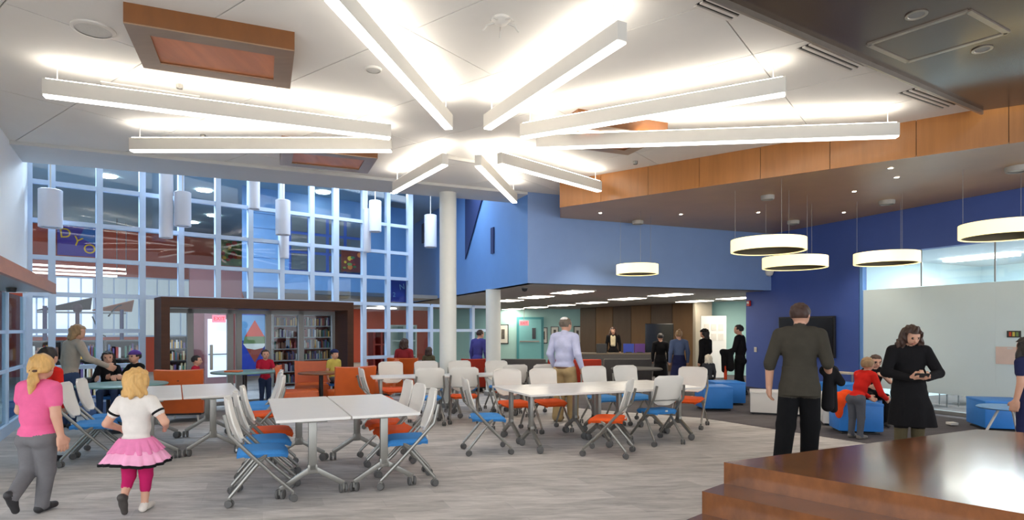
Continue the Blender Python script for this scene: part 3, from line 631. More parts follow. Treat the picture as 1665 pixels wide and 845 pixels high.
# sofa run: grey and red backs
def sofa(pa, pb, Y0, Y1, ztop, m, label):
    a, b = XY(pa, Y0), XY(pb, Y1); c = (a+b)/2; d = (b-a).normalized(); n = Vector((-d.y, d.x, 0)); L = (b-a).length
    o = thing('sofa', label, 'sofa', c, 0, 'sofas in the lounge')
    ax = (d, n, ZZ)
    MB().box(ZZ*(ztop/2+.05), (L-.02, .16, ztop-.1), ax, .03).build('backrest', m, o, smooth=.6)
    MB().box(n*.42+ZZ*.24, (L-.04, .68, .34), ax, .04).build('seat', m, o, smooth=.6)
    for s in (-1, 1):
        MB().box(d*(s*(L/2-.06))+n*.38+ZZ*.33, (.1, .74, .5), ax, .03).build('arm', m, o, smooth=.6)
        for t in (0, .7): MB().box(d*(s*(L/2-.1))+n*t+ZZ*.04, (.05, .05, .08), ax).build('leg', M_dark_pl, o)
sofa(814, 888, 15.2, 15.2, .79, M_grey_fab, 'grey sofa left of the man in the pale shirt')
sofa(890, 978, 15.0, 15.0, .79, M_red_fab, 'red sofa behind the man in the pale shirt')
sofa(981, 1060, 15.2, 15.2, .79, M_grey_fab, 'grey sofa right of the red sofa')
o = thing('low_round_table', 'dark low round table before the right grey sofa', 'table', XY(1035, 13.4)); MB().lathe((0, 0, 0), [(0, .64), (.55, .64), (.57, .66), (.55, .68), (0, .68)], 28).build('tabletop', M_grey_fab, o, smooth=.6)
MB().lathe((0, 0, 0), [(0, 0), (.28, 0), (.28, .02), (.04, .05), (.04, .64)], 20).build('pedestal', M_dark_pl, o, smooth=.6)
# reception desk with a seated person behind
o = thing('reception_desk', 'dark reception desk before the wood wall', 'desk', XY(1010, 19.5))
MB().box(ZZ*.36, (3.0, .1, .72)).build('front_panel', M_grey_fab, o); MB().box((0, .25, .745), (3.1, .6, .05), bev=.01).build('worktop', mat('beige_top', (96, 84, 70), .4, noise=.03, nscale=6), o)
for x in (-1.45, 1.45): MB().box((x, .3, .36), (.08, .5, .72)).build('side_panel', M_grey_fab, o)
for px, c, lab, nm in ((1022, (40, 60, 150), 'blue folder standing on the reception desk', 'folder'), (1040, (80, 40, 110), 'purple folder standing on the reception desk', 'folder'), (978, (40, 38, 38), 'dark monitor on the reception desk', 'monitor')):
    p = XY(px, 19.6); q = thing(nm, lab, nm, p+ZZ*.77); MB().box((0, 0, .15), (.34, .05, .3), bev=.008).build('panel', mat('desk_'+lab[:4], c, .5, noise=.05, nscale=9), q); MB().box((0, .03, .02), (.2, .16, .03)).build('foot', M_dark_pl, q)
# whiteboard panel leaning on the teal wall
o = thing('display_board', 'white freestanding board before the teal wall', 'board', XY(1160, 18.6)); MB().box(ZZ*1.0, (.78, .05, 1.9)).build('panel', mat('board_white', (230, 228, 220), .5, noise=.02, nscale=4), o)
for x in (-.3, .3): MB().box((x, 0, .03), (.05, .4, .05)).build('foot', M_grey_frame, o)
for k in range(6): MB().box((-.22+.22*(k % 3), -.03, 1.6-.3*(k//3)), (.15, .01, .2)).build('paper', mat('paper2', (214, 208, 196), .7, noise=.05, nscale=9), o)
# ------------------------------------------------------------------ star of linear lights
ZBAR = 4.03; BH, BWd = .19, .10
def P0(p, y): return P(p, y, ZBAR)
bars = [((70, 142), (635, 214), 'upper left bar light reaching to the far left'),
        ((213, 235), (637, 235), 'level left bar light under the long upper left one'),
        ((536, -22), (730, 198), 'bar light running from the top edge to the star centre'),
        ((1012, 50), (792, 198), 'short near bar light right of the ceiling mount'),
        ((1278, 139), (848, 213), 'upper right bar light pointing at the ceiling vents'),
        ((1460, 211), (872, 231), 'longest right bar light crossing before the wood fascia'),
        ((642, 304), (724, 258), 'far bar light pointing down left above the window wall'),
        ((837, 322), (777, 260), 'far bar light pointing down towards the blue corner'),
        ((975, 303), (812, 257), 'far bar light ending over the left end of the wood fascia')]
for (a, b, lab) in bars:
    pa, pb = P0(*a), P0(*b); c = (pa+pb)/2
    o = thing('bar_light', 'white '+lab, 'light', c, 0, 'star of bar lights')
    a_, b_ = pa-c, pb-c; d = (b_-a_).normalized(); x = d.cross(ZZ)
    MB().bar(a_, b_, BWd, BH-.03, bev=.004).build('housing', M_bar, o)
    MB().bar(a_+d*.01-ZZ*(BH/2-.01), b_-d*.01-ZZ*(BH/2-.01), BWd-.006, .024).build('lower_diffuser', M_bulb, o)
    MB().bar(a_+d*.03+ZZ*(BH/2-.012), b_-d*.03+ZZ*(BH/2-.012), BWd-.03, .012).build('upper_diffuser', M_bulb_up, o)
    for q in (a_+d*.12, b_-d*.12): MB().tube([q+ZZ*(BH/2-.02), q+ZZ*(ZC-ZBAR-.003)], .006, 6).build('cable', M_bar, o)
o = thing('cable_canopy', 'thin white conduit between the far bar lights', 'conduit', P(750, 260, ZC-.03))
MB().bar(P(715, 254, ZC-.03)-o.location, P(778, 264, ZC-.03)-o.location, .05, .05).build('rail', M_bar, o)
for px, py in ((722, 255), (772, 263)): MB().box(P(px, py, ZC-.02)-o.location, (.07, .07, .04)).build('clip', M_bar, o)

# ------------------------------------------------------------------ wooden ceiling boxes
def coffer(c, w, dpt, label):
    o = thing('ceiling_box', label, 'ceiling panel', (c.x, c.y, ZC), 0, 'wooden ceiling boxes'); ax = (U, V, ZZ); zb = -.17; fw = .17
    for sgn in (-1, 1):
        MB().box(V*(sgn*(dpt/2-.012))+ZZ*zb/2, (w, .024, -zb), ax).build('side_board', M_wood_box, o)
        MB().box(U*(sgn*(w/2-.012))+ZZ*zb/2, (.024, dpt-.048, -zb), ax).build('side_board', M_wood_box, o)
        MB().box(V*(sgn*(dpt/2-fw/2))+ZZ*(zb-.004), (w, fw, .012), ax).build('frame_board', M_frame_w, o)
        MB().box(U*(sgn*(w/2-fw/2))+ZZ*(zb-.004), (fw, dpt-2*fw, .012), ax).build('frame_board', M_frame_w, o)
    MB().box(ZZ*(zb+.018), (w-.06, dpt-.06, .02), ax).build('recessed_panel', M_wood_red, o)
M_frame_w = mat('box_frame_satin', (176, 148, 122), .28, metal=.5, noise=.08, kind='wood', nscale=(4, 20, 4))
nl, nr, fr_, fl_ = P(214, 34, 4.13), P(486, 86, 4.13), P(461, 144, 4.13), P(224, 105, 4.13)
coffer((nl+nr+fr_+fl_)/4, 1.36, .95, 'large wooden ceiling box at upper left')
coffer(P(533, 262, 4.13), 1.36, .95, 'wooden ceiling box hanging low behind the left bar lights')
coffer(P(984, 227, 4.13), 1.36, .95, 'wooden ceiling box half hidden behind the right bar lights')

# ------------------------------------------------------------------ vents, speakers, sensors
def vent(pa, pb, label, w=.32, n=4, wd_=None):
    """linear slot vent between two ceiling pixels (centres of its short ends)"""
    a, b = P(*pa, ZC), P(*pb, ZC); c = (a+b)/2; d = (b-a).normalized(); x = d.cross(ZZ)
    o = thing('ceiling_vent', label, 'vent', c, 0, 'slot vents'); L = (b-a).length
    MB().box(ZZ*-.002, (L, w, .006), (d, x, ZZ)).build('slot_back', M_black, o)
    for k in range(n+1): MB().box(x*(w*(k/n-.5))+ZZ*-.01, (L, w/n*.5, .016), (d, x, ZZ)).build('slat', M_white_pl, o)
vent((1150, -4), (1208, 20), 'slot vent at the top edge beside the dark ceiling', .26)
vent((1317, 70), (1402, 106), 'middle slot vent beside the dark ceiling', .26)
vent((1480, 145), (1550, 170), 'far slot vent where dark ceiling meets wood fascia', .26)
vent((165, 134), (325, 158), 'long thin slot vent behind the upper left bar light', .1, 2)
def disc(px, py, z, r, label, name='ceiling_speaker', cat='speaker', m=None, drop=.02):
    o = thing(name, label, cat, P(px, py, z))
    MB().lathe((0, 0, 0), [(0, 0), (r, 0), (r, -drop*.6), (r*.92, -drop), (r*.8, -drop)], 28).build('rim', m or M_white_pl, o, smooth=.6)
    MB().lathe((0, 0, 0), [(r*.8, -drop*.7), (r*.4, -drop*.75), (0, -drop*.8)], 28).build('grille', mat('speaker_grille', (206, 204, 198), .7, noise=.05, nscale=90), o, smooth=.6)
disc(152, 47, ZC, .18, 'round white ceiling speaker left of the large wooden box')
disc(607, 112, ZC, .09, 'small round ceiling cover left of the top bar light', 'ceiling_cover', 'cover')
disc(292, 137, ZC, .035, 'tiny sprinkler cap below the large wooden box', 'sprinkler', 'sprinkler', M_metal, .05)
disc(330, 219, ZC, .035, 'tiny sprinkler cap above the level left bar', 'sprinkler', 'sprinkler', M_metal, .05)
disc(1033, 262, ZC, .04, 'tiny sensor between fascia and wooden box', 'ceiling_sensor', 'sensor', M_metal, .05)
# ceiling mount with splayed arms
o = thing('ceiling_mount', 'round ceiling mount with splayed thin arms above the star', 'mount', P(815, 30, ZC))
MB().lathe((0, 0, 0), [(0, 0), (.08, 0), (.08, -.02), (.05, -.05), (0, -.06)], 20).build('hub', M_white_pl, o, smooth=.6)
for k in range(5):
    t = 2*math.pi*k/5+.4; e = Vector((math.cos(t), math.sin(t), 0))
    MB().tube([e*.05+ZZ*-.03, e*.13+ZZ*-.045, e*.17+ZZ*-.09], [.01, .009, .007], 6).build('arm', M_bar, o)
# access panel and downlights in the dark ceiling
zd = 4.228
ap = [P(1407, 72, zd), P(1577, 15, zd), P(1643, 52, zd), P(1474, 101, zd)]; c = sum(ap, Vector())/4
o = thing('access_panel', 'framed access panel in the dark ceiling', 'access panel', c)
for k in range(4):
    a, b = ap[k]-c, ap[(k+1) % 4]-c; MB().bar(a*.96, b*.96, .045, .025).build('frame_side', M_brushed, o)
MB().add([(p-c)*.93+ZZ*-.004 for p in ap]+[(p-c)*.93+ZZ*.004 for p in ap], [(0, 1, 2, 3), (7, 6, 5, 4), (0, 4, 5, 1), (1, 5, 6, 2), (2, 6, 7, 3), (3, 7, 4, 0)]).build('leaf', M_dark_ceil, o)
for k, (px, py) in enumerate(((1490, 24), (1597, 80))):
    o = thing('recessed_downlight', ['unlit recessed downlight above the access panel', 'unlit recessed downlight below the access panel'][k], 'downlight', P(px, py, zd))
    MB().lathe((0, 0, 0), [(.085, 0), (.085, -.008), (.065, -.008), (.06, .0)], 24).build('trim_ring', M_brushed, o, smooth=.6)
    MB().lathe((0, 0, 0), [(0, -.002), (.06, -.002)], 24).build('lens', M_grey_frame, o)
# brown ceiling downlights and speakers
for k, (px, py) in enumerate(((1448, 273), (1389, 311), (976, 346), (1107, 348), (1233, 345), (1372, 345), (1458, 288))):
    p = P(px, py, ZB-.001); o = thing('pin_downlight', 'tiny lit downlight in the brown ceiling, '+['upper right', 'centre right', 'at the left tip', 'over the far pendant', 'above the two pendants', 'nearest the blue wall', 'close below the upper right one'][k], 'downlight', p, 0, 'brown ceiling downlights')
    MB().lathe((0, 0, 0), [(.05, 0), (.05, -.006), (.032, -.006)], 16).build('trim_ring', M_brushed, o); MB().lathe((0, 0, 0), [(0, -.004), (.032, -.004)], 16).build('lens', M_down, o)
    if k < 6:
        l = bpy.data.lights.new('pin_spot', 'SPOT'); l.energy = 45; l.color = (1, .9, .74); l.spot_size = 1.5; l.spot_blend = .7; l.shadow_soft_size = .05
        q = link('spot', l, o); q.location = (0, 0, -.03)
for k, (px, py, r) in enumerate(((1248, 318, .11), (1442, 326, .13), (1655, 271, .15), (1290, 359, .12), (1037, 359, .12))):
    disc(px, py, ZB, r, 'round speaker under the brown ceiling, '+['above the two pendants', 'above the single right pendant', 'at the right edge', 'beside the blue wall corner', 'left above the far pendant'][k], 'round_speaker', 'speaker', M_low_ceil, .07)

# ------------------------------------------------------------------ ring pendants
def ring(px, py, Y, wpx, label):
    dia = wpx*Y/F; c = D(px, py, Y); o = thing('ring_pendant', label, 'pendant light', c, 0, 'glowing ring pendants'); r = dia/2; h = .19
    MB().lathe((0, 0, 0), [(r, -h/2), (r, h/2), (r-.03, h/2), (r-.03, -h/2)], 48, close=True).build('diffuser_band', M_ring, o, smooth=.6)
    MB().lathe((0, 0, 0), [(r-.031, -h/2+.01), (r-.031, h/2-.005), (r-.05, h/2-.005), (r-.05, -h/2+.01)], 48, close=True).build('inner_band', M_ring_in, o, smooth=.6)
    MB().lathe((0, 0, 0), [(0, .045), (r-.05, .045), (r-.05, .06), (0, .06)], 48).build('inner_disc', M_ring_in, o)
    for k in range(3):
        t = 2*math.pi*k/3+.5; MB().tube([(math.cos(t)*(r-.06), math.sin(t)*(r-.06), .05), (math.cos(t)*(r-.06), math.sin(t)*(r-.06), ZB-c.z-.002)], .0025, 5).build('cable', M_metal, o)
ring(1249, 399, 9.7, 115, 'large glowing ring pendant, left one of the overlapping pair')
ring(1292, 427, 10.8, 98, 'glowing ring pendant hanging lower right of the pair')
ring(1441, 420, 10.6, 94, 'glowing ring pendant at the left end of the frosted glass')
ring(1634, 374, 8.4, 124, 'glowing ring pendant cut by the right edge')
ring(1036, 438, 12.0, 67, 'small far ring pendant before the pale blue wall')

# ------------------------------------------------------------------ hanging cylinders before the window wall
def cyl(px, y0, y1, w, label, d=-.28):
    s = ws(px, d); c = Wp(s, d); Y = c.y; z0, z1 = D(0, y1, Y).z, D(0, y0, Y).z; r = w/2/F*Y
    o = thing('cylinder_pendant', 'white hanging cylinder, '+label, 'pendant', c+ZZ*z0, 0, 'hanging cylinders')
    h = min(z1, 5.05)-z0
    MB().lathe((0, 0, 0), [(0, .02), (r*.9, .02), (r*.93, 0), (r, .01), (r, h), (r*.9, h+.01), (0, h+.01)], 28).build('shade', mat('white_cylinder', (222, 226, 238), .5, noise=.01, nscale=5), o, smooth=.6)
    if h+z0 < 5.0: MB().tube([(0, 0, h), (0, 0, 5.15-z0)], .012, 6).build('stem', M_bar, o)
    MB().lathe((0, 0, 0), [(r*.5, .018), (r*.88, .018)], 28).build('lamp_plate', M_grey_frame, o)
for a in ((82, 309, 370, 33, 'wide one at the far left'), (270, 270, 387, 20, 'long slim one cut by the ceiling edge'), (297, 313, 368, 25, 'wide one right beside the long slim one'),
          (413, 290, 340, 18, 'slim one reaching up past the ceiling edge'), (460, 326, 382, 23, 'wide one left of the interior window'), (462, 378, 420, 15, 'slim one under the wide one', -.05),
          (597, 340, 410, 12, 'thin long one beside a wide one', -.05), (610, 327, 377, 20, 'wide one above the dark red panel'), (700, 350, 402, 20, 'rightmost one before the blue wall')): cyl(*a)
# last one hangs free of the window: nothing else needed

# ------------------------------------------------------------------ wall fittings on the right wall
def on_right(px, py, w, h, off=.02):
    s = rs(px); p = Rp(s); return Rp(s, -off, D(0, py, p.y).z)
AXR = (-rd, rn, ZZ)
sa, sb = rs(1271), rs(1362); Ym = Rp((sa+sb)/2).y
o = thing('wall_television', 'large black television on the deep blue wall', 'television', Rp((sa+sb)/2, -.07, D(0, 547, Ym).z))
MB().box((0, 0, 0), (abs(sa-sb), .06, .9), AXR, .012).build('housing', M_dark_pl, o); MB().box(-rn*.032, (abs(sa-sb)-.05, .01, .84), AXR).build('screen', M_black, o); MB().box(rn*.04, (.5, .06, .3), AXR).build('wall_bracket', M_dark_pl, o)
o = thing('fire_alarm', 'small red fire alarm on the blue wall edge', 'alarm', on_right(1219, 493, 0, 0, .03)); MB().box((0, 0, 0), (.1, .05, .14), AXR, .01).build('housing', mat('alarm_red', (190, 40, 36), .4, noise=.03, nscale=9), o); MB().box(-rn*.03+ZZ*.02, (.06, .02, .05), AXR).build('strobe', M_white_pl, o)
o = thing('light_switch', 'small white switch plate on the blue wall', 'switch', on_right(1229, 568, 0, 0, .012)); MB().box((0, 0, 0), (.08, .015, .12), AXR, .004).build('plate', M_white_pl, o); MB().box(-rn*.012, (.03, .012, .05), AXR).build('rocker', M_white_pl, o)
o = thing('wall_camera', 'white dome camera under the upper blue corner', 'camera', on_right(1256, 443, 0, 0, .1)); MB().lathe((0, 0, 0), [(0, .05), (.1, .05), (.1, 0), (.07, -.07), (0, -.1)], 20).build('dome', M_white_pl, o, smooth=.6); MB().box(rn*.08+ZZ*.03, (.06, .14, .06), AXR).build('arm', M_white_pl, o)
o = thing('paper_notice', 'pinkish paper sheet taped to the frosted glass', 'paper', on_right(1642, 578, 0, 0, -.008)); MB().box((0, 0, 0), (.42, .006, .29), AXR).build('sheet', mat('pink_paper', (232, 206, 190), .7, noise=.05, nscale=4), o); MB().box(-rn*.005+ZZ*.12, (.08, .004, .03), AXR).build('tape', M_white_pl, o)
o = thing('photo_print', 'small colourful photo taped to the frosted glass', 'photo', on_right(1648, 543, 0, 0, -.008)); MB().box((0, 0, 0), (.2, .006, .11), AXR).build('sheet', mat('dark_photo', (60, 60, 56), .5, noise=.3, nscale=20), o)
for k, (x, c) in enumerate(((-.05, (210, 80, 50)), (.0, (214, 200, 90)), (.05, (120, 150, 90)))): MB().box(AXR[0]*x-rn*.005, (.035, .004, .07), AXR).build('print_patch', mat('photo_%d' % k, c, .6), o)
# ------------------------------------------------------------------ stage platform
st = [P(1177, 751, .6), P(1540, 707, .6), P(1600, 700, .6), P(1665, 712, .6)]
fdir = (P(1665, 836, .6)-P(1177, 752, .6)); fdir.normalize(); c0 = st[0]; bdir = (P(1500, 709, .6)-c0).normalized()
stage = thing('stage_platform', 'polished brown wooden stage platform with steps', 'stage', (c0.x, c0.y, 0))
fn = Vector((-fdir.y, fdir.x, 0)); fn = fn if fn.x < 0 else -fn           # outwards from the stepped front
def spoly(k):
    a = c0+fn*(.30*k)-bdir*0; 
    a2 = a+fdir*4.2
    e1 = c0+bdir*3.2; e2 = e1+Vector((1.2, -.75, 0)); e3 = e2+fdir*2.6
    return [(p.x-c0.x, p.y-c0.y) for p in (a, e1, e2, e3, a2)]
for k, (z0, z1) in enumerate(((.45, .6), (.30, .45), (.15, .30), (0, .15))):
    poly = spoly(k)
    if k: # steps run along the front only
        a = c0+fn*(.30*k); b = c0+fn*(.30*(k-1)-.3)
        sh = bdir*(-.16*k*0)
        poly = [(p.x-c0.x, p.y-c0.y) for p in (a+sh, b, b+fdir*4.2, a+fdir*4.2)]
    bmx = MB().prism(poly, 0 if k else 0, z1-.035); bmx.build('riser' if k else 'platform_body', M_stage_r if 0 else M_stage, stage)
    cx_ = sum(p[0] for p in poly)/len(poly); cy_ = sum(p[1] for p in poly)/len(poly)
    MB().prism(poly, z1-.035, z1).build('tread' if k else 'platform_top', M_stage, stage)

# ------------------------------------------------------------------ nesting chair
def caster_mesh():
    m = MB()
    for x in (-.017, .017):
        m.mi = 0; m.lathe((x-.010, 0, .034), [(0, 0), (.029, 0), (.034, .004), (.034, .016), (.029, .02), (0, .02)], 14, axis=(1, 0, 0))
    m.mi = 1; m.box((0, 0, .055), (.012, .035, .045)); m.tube([(0, 0, .06), (0, 0, .09)], .009, 8)
    return m.mesh('caster', [M_wheel, M_metal], .6)
def chair_meshes():
    r = {}
    def back(u, v):                      # u across, v bottom -> top
        a = u*2-1; b = v*2-1
        n = 3.2 if b < 0 else 7
        wmax = .215+.025*v
        w = wmax*(1-abs(b)**n)**(1/n)*.999+.06*(1-abs(b))*0
        w = max(w, .10 if b < 0 else .17)
        x = a*w; z = .53+.40*v-.03*(1-a*a)*(1-v)**2*0
        y = -.225-.10*v-.02*math.sin(v*math.pi)+.055*a*a*(1-.3*v)
        return (x, y, z)
    r['back'] = MB().sheet(back, 12, 14, .014).mesh('backrest', M_white_pl, .7)
    def seat_top(u, v):
        a = u*2-1; b = v*2-1
        w = .225*(1-abs(b)**5)**.2; w = max(w, .14)
        x = a*w; y = .0+b*.215+.0
        edge = max(abs(a), abs(b))
        z = .468-.028*max(0, b)**3-.012*(1-a*a)*(1-b*b)-.03*max(0, edge-.85)/.15
        return (x, y, z)
    for nm, mm in (('blue', M_blue_seat), ('orange', M_orange_seat)):
        r['seat_'+nm] = MB().sheet(seat_top, 12, 12, .038).mesh('seat', mm, .9)
    # front leg with back upright (runs from the back down to the front caster), rear leg from the pivot
    def fleg(s):
        m = MB(); x = s*.235
        m.tube([(x-s*.02, -.31, .80), (x, -.265, .62), (x, -.10, .44), (x, .09, .24), (x+s*.01, .25, .085)], .0165, 8); return m.mesh('leg', M_metal, .7)
    def rleg(s):
        m = MB(); x = s*.21
        m.tube([(x, .02, .42), (x, -.08, .31), (x+s*.02, -.27, .085)], .0165, 8); m.tube([(x, .03, .43), (s*.235, -.03, .40)], .012, 6); return m.mesh('leg', M_metal, .7)
    for s in (-1, 1): r['f%d' % s] = fleg(s); r['r%d' % s] = rleg(s)
    m = MB(); m.tube([(-.235, -.02, .395), (.235, -.02, .395)], .011, 8); m.tube([(-.2, .12, .42), (.2, .12, .42)], .01, 8); m.tube([(-.235, -.25, .6), (.235, -.25, .6)], .009, 8)
    r['cross'] = m.mesh('cross_bar', M_metal, .7)
    r['tab'] = MB().box((0, -.222, .452), (.035, .012, .02), bev=.003).mesh('seat_tab', M_white_pl)
    r['caster'] = caster_mesh(); return r
CH = chair_meshes()
def make_chair(color):
    o = thing('nesting_chair', '', 'chair')
    link('seat', CH['seat_'+color], o); link('backrest', CH['back'], o); link('cross_bar', CH['cross'], o); link('seat_tab', CH['tab'], o)
    for s in (-1, 1):
        l = link('leg', CH['f%d' % s], o); link('caster', CH['caster'], l, (s*.245, .25, 0), (0, 0, .3*s))
        l = link('leg', CH['r%d' % s], o); link('caster', CH['caster'], l, (s*.23, -.27, 0), (0, 0, -.5*s))
    return o
proto = {}
def chair(x, y, face, color, label, group):
    f = Vector((face[0], face[1], 0)); rz = math.atan2(-f.x, f.y)
    if color not in proto: proto[color] = o = make_chair(color)
    else: o = copy_tree(proto[color])
    o.location = (x, y, 0); o.rotation_euler = (0, 0, rz); o['label'] = label; o['group'] = group; return o
u2, v2 = (U.x, U.y), (V.x, V.y); mu, mv = (-U.x, -U.y), (-V.x, -V.y)
g1 = 'chairs at the near table pair'; g2 = 'chairs at the left table pair'; g3 = 'chairs at the right table block'; g4 = 'chairs at the far tables'
for a in ((-2.28, 5.52, u2, 'blue', 'nearest chair with blue seat, left of the near table pair', g1),
          (-2.45, 6.05, (.9, .42), 'blue', 'second chair with blue seat, left of the near table pair', g1),
          (-2.62, 6.58, u2, 'orange', 'orange seat chair farthest back on the left of the near table pair', g1),
          (-1.08, 6.08, (-.96, -.25), 'blue', 'nearest chair with blue seat, right of the near table pair', g1),
          (-1.28, 6.60, (-.9, -.42), 'orange', 'second chair with orange seat, right of the near table pair', g1),
          (-1.50, 7.12, mu, 'orange', 'farthest chair with orange seat, right of the near table pair', g1),
          (-4.86, 7.02, u2, 'blue', 'nearest chair left of the left table pair, behind the girl in the skirt', g2),
          (-5.06, 7.55, u2, 'blue', 'second chair left of the left table pair', g2),
          (-3.28, 7.82, mu, 'orange', 'chair with orange seat right of the left table pair', g2),
          (-3.52, 8.36, (-.9, -.45), 'blue', 'chair with blue seat behind the orange one right of the left table pair', g2),
          (-3.72, 8.9, mu, 'blue', 'farthest chair right of the left table pair', g2),
          (-.31, 7.60, (.97, .22), 'blue', 'light blue seat chair at the left end of the right table block', g3),
          (1.18, 7.46, (-.93, .36), 'orange', 'orange seat chair turned sideways in front of the right table block', g3),
          (1.97, 8.22, v2, 'blue', 'blue seat chair seen from behind in front of the right table block', g3),
          (2.80, 9.55, (-.5, -.87), 'orange', 'orange seat chair at the right end of the right table block', g3),
          (1.46, 9.74, mv, 'blue', 'chair behind the right table block, right of the man in the pale shirt', g3),
          (2.02, 9.95, mv, 'blue', 'chair behind the right table block above the blue seat chair', g3),
          (.03, 9.02, mv, 'orange', 'leftmost chair behind the right table block', g3),
          (.58, 9.16, (.35, -.93), 'orange', 'chair with orange seat behind the right table block, left of the khaki trousers', g3),
          (-2.12, 9.62, u2, 'orange', 'chair seen from the side at the left end of the far tables', g4),
          (-2.18, 11.1, mv, 'orange', 'leftmost chair behind the far tables', g4),
          (-1.55, 11.35, mv, 'blue', 'second chair behind the far tables, left of the tall column', g4),
          (-1.38, 9.78, (-.3, .95), 'blue', 'blue seat chair seen from behind at the far tables', g4),
          (-.80, 10.02, (-.1, 1), 'orange', 'orange seat chair seen from behind at the far tables', g4),
          (-.92, 11.5, mv, 'blue', 'chair behind the far tables right of the tall column', g4),
          (-.20, 11.5, mv, 'blue', 'chair behind the far tables below the short column', g4),
          (-.05, 10.7, v2, 'orange', 'left one of two shaded chair backs behind the right table block', g4),
          (.48, 10.85, v2, 'blue', 'right one of two shaded chair backs behind the right table block', g4)): chair(*a)

# ------------------------------------------------------------------ flip top tables
def make_table(L, Wd):
    """long side along local Y; T feet at both ends"""
    o = thing('folding_table', '', 'table')
    MB().box((0, 0, .722), (Wd-.008, L-.008, .026), bev=.006).build('tabletop', M_laminate, o)
    MB().box((0, 0, .7), (.10, L-.62, .035)).build('under_beam', M_grey_frame, o)
    for s in (-1, 1):
        y = s*(L/2-.16); lg = MB(); lg.box((0, y, .46), (.075, .05, .46), bev=.012)
        lo_ = lg.build('leg', M_metal, o, smooth=.6)
        MB().box((0, y, .695), (.26, .07, .03), bev=.006).build('bracket', M_metal, lo_)
        ft = MB()
        for t in (-1, 1): ft.bar((t*.0, y, .262), (t*(Wd/2-.045), y, .09), .04, .05, bev=.01)
        ft.box((0, y, .25), (.09, .05, .09), bev=.012)
        fo = ft.build('foot', M_metal, lo_, smooth=.6)
        for t in (-1, 1):
            c = link('caster', CASTER_BIG, lo_, (t*(Wd/2-.05), y, 0), (0, 0, random.uniform(-1, 1)))
    return o
m = MB()
for x in (-.024, .024):
    m.mi = 0; m.lathe((x-.013, 0, .044), [(0, 0), (.038, 0), (.044, .004), (.044, .022), (.038, .026), (0, .026)], 16, axis=(1, 0, 0))
m.mi = 1; m.box((0, 0, .065), (.016, .045, .05)); m.tube([(0, 0, .07), (0, 0, .1)], .01, 8)
CASTER_BIG = m.mesh('caster', [M_wheel, M_metal], .6)
tlong = make_table(1.84, .655); tshort = make_table(1.32, .66); used = set()
def table(proto_, c, yaxis, label, group):
    o = proto_ if proto_.name not in used else copy_tree(proto_); used.add(proto_.name)
    y = Vector((yaxis[0], yaxis[1], 0)); o.location = (c[0], c[1], 0); o.rotation_euler = (0, 0, math.atan2(-y.x, y.y)); o['label'] = label; o['group'] = group
zt_ = .735
FL, FR, BL, BR = P(446, 684, zt_), P(686, 670, zt_), P(436, 648, zt_), P(620, 640, zt_)
ctr = (FL+FR+BL+BR)/4; tv = (((BL-FL)+(BR-FR))/2); tv.z = 0; tv.normalize(); tu = Vector((tv.y, -tv.x, 0))
table(tlong, ctr-tu*.33, tv, 'left table of the near pair, white top', 'near table pair'); table(tlong, ctr+tu*.33, tv, 'right table of the near pair, white top', 'near table pair')
fr2 = P(396, 641, zt_); tv = (V*.9+Vector((-.12, 0, 0))).normalized(); tu = Vector((tv.y, -tv.x, 0))
ctr = fr2-tu*.66+tv*.92
table(tlong, ctr-tu*.33, tv, 'left table of the pair behind the girl in the skirt', 'left table pair'); table(tlong, ctr+tu*.33, tv, 'right table of the pair behind the girl in the skirt', 'left table pair')
f0 = P(862, 642, zt_); fv = P(1144, 629, zt_)-f0; fv.z = 0; fv.normalize(); fw_ = Vector((-fv.y, fv.x, 0))
k = 0
for i in (0, 1):
    for j in (0, 1):
        c = f0+fv*(.66+1.322*i)+fw_*(.33+.662*j)
        table(tshort, c, fv, ['near left table of the right block', 'far left table of the right block', 'near right table of the right block', 'far right table of the right block'][k]+' of white tables', 'right table block'); k += 1
g0 = XY(606, 9.95); gv = Vector((.955, .295, 0)).normalized(); gw_ = Vector((-gv.y, gv.x, 0))
for i in (0, 1): table(tshort, g0+gv*(.66+1.325*i)+gw_*.33, gv, ['left far table behind the near pair', 'right far table beside the tall column'][i], 'far tables')

# ------------------------------------------------------------------ orange lounge chairs and small tables
def lounge(c, face, label, sc=1.0, m=None):
    m = m or M_orange_vinyl
    f = Vector((face[0], face[1], 0)).normalized(); o = thing('lounge_chair', label, 'armchair', c, math.atan2(-f.x, f.y), 'orange lounge chairs'); o.scale = (sc, sc, sc)
    def bk(u, v):
        a = u*2-1; w = .35+.02*v; return (a*w, -.30-.10*v-.02*(1-a*a), .16+.70*v-.02*a*a*v*0+.015*(a*a)*v)
    MB().sheet(bk, 8, 8, .09).build('backrest', m, o, smooth=.8)
    MB().box((0, .02, .31), (.66, .62, .26), bev=.05).build('seat', m, o, smooth=.8)
    MB().box((0, 0, .15), (.6, .5, .06)).build('base', M_dark_pl, o)
    for x in (-.26, .26):
        for y in (-.24, .24): MB().tube([(x*.9, y*.9, .14), (x, y, 0)], [.02, .013], 8).build('leg', M_white_pl, o)
    MB().box((0, -.405, .70), (.03, .012, .015)).build('button', mat('dark_button', (90, 40, 16), .5), o)
lounge(XY(303, 10.2), (-.2, 1), 'orange lounge chair seen from behind at the left tables')
lounge(XY(487, 10.9), (1, .35), 'orange lounge chair in profile left of the brown table', 1.0)
lounge(XY(508, 12.3), (.3, -1), 'orange lounge chair facing out behind the brown table')
lounge(XY(568, 11.0), (-.55, .85), 'orange lounge chair seen from behind right of the brown table')
lounge(XY(616, 13.0), (-1, -.1), 'orange lounge chair behind the far tables near the window')
lounge(XY(664, 14.2), (.2, 1), 'orange lounge chair under the person in maroon')
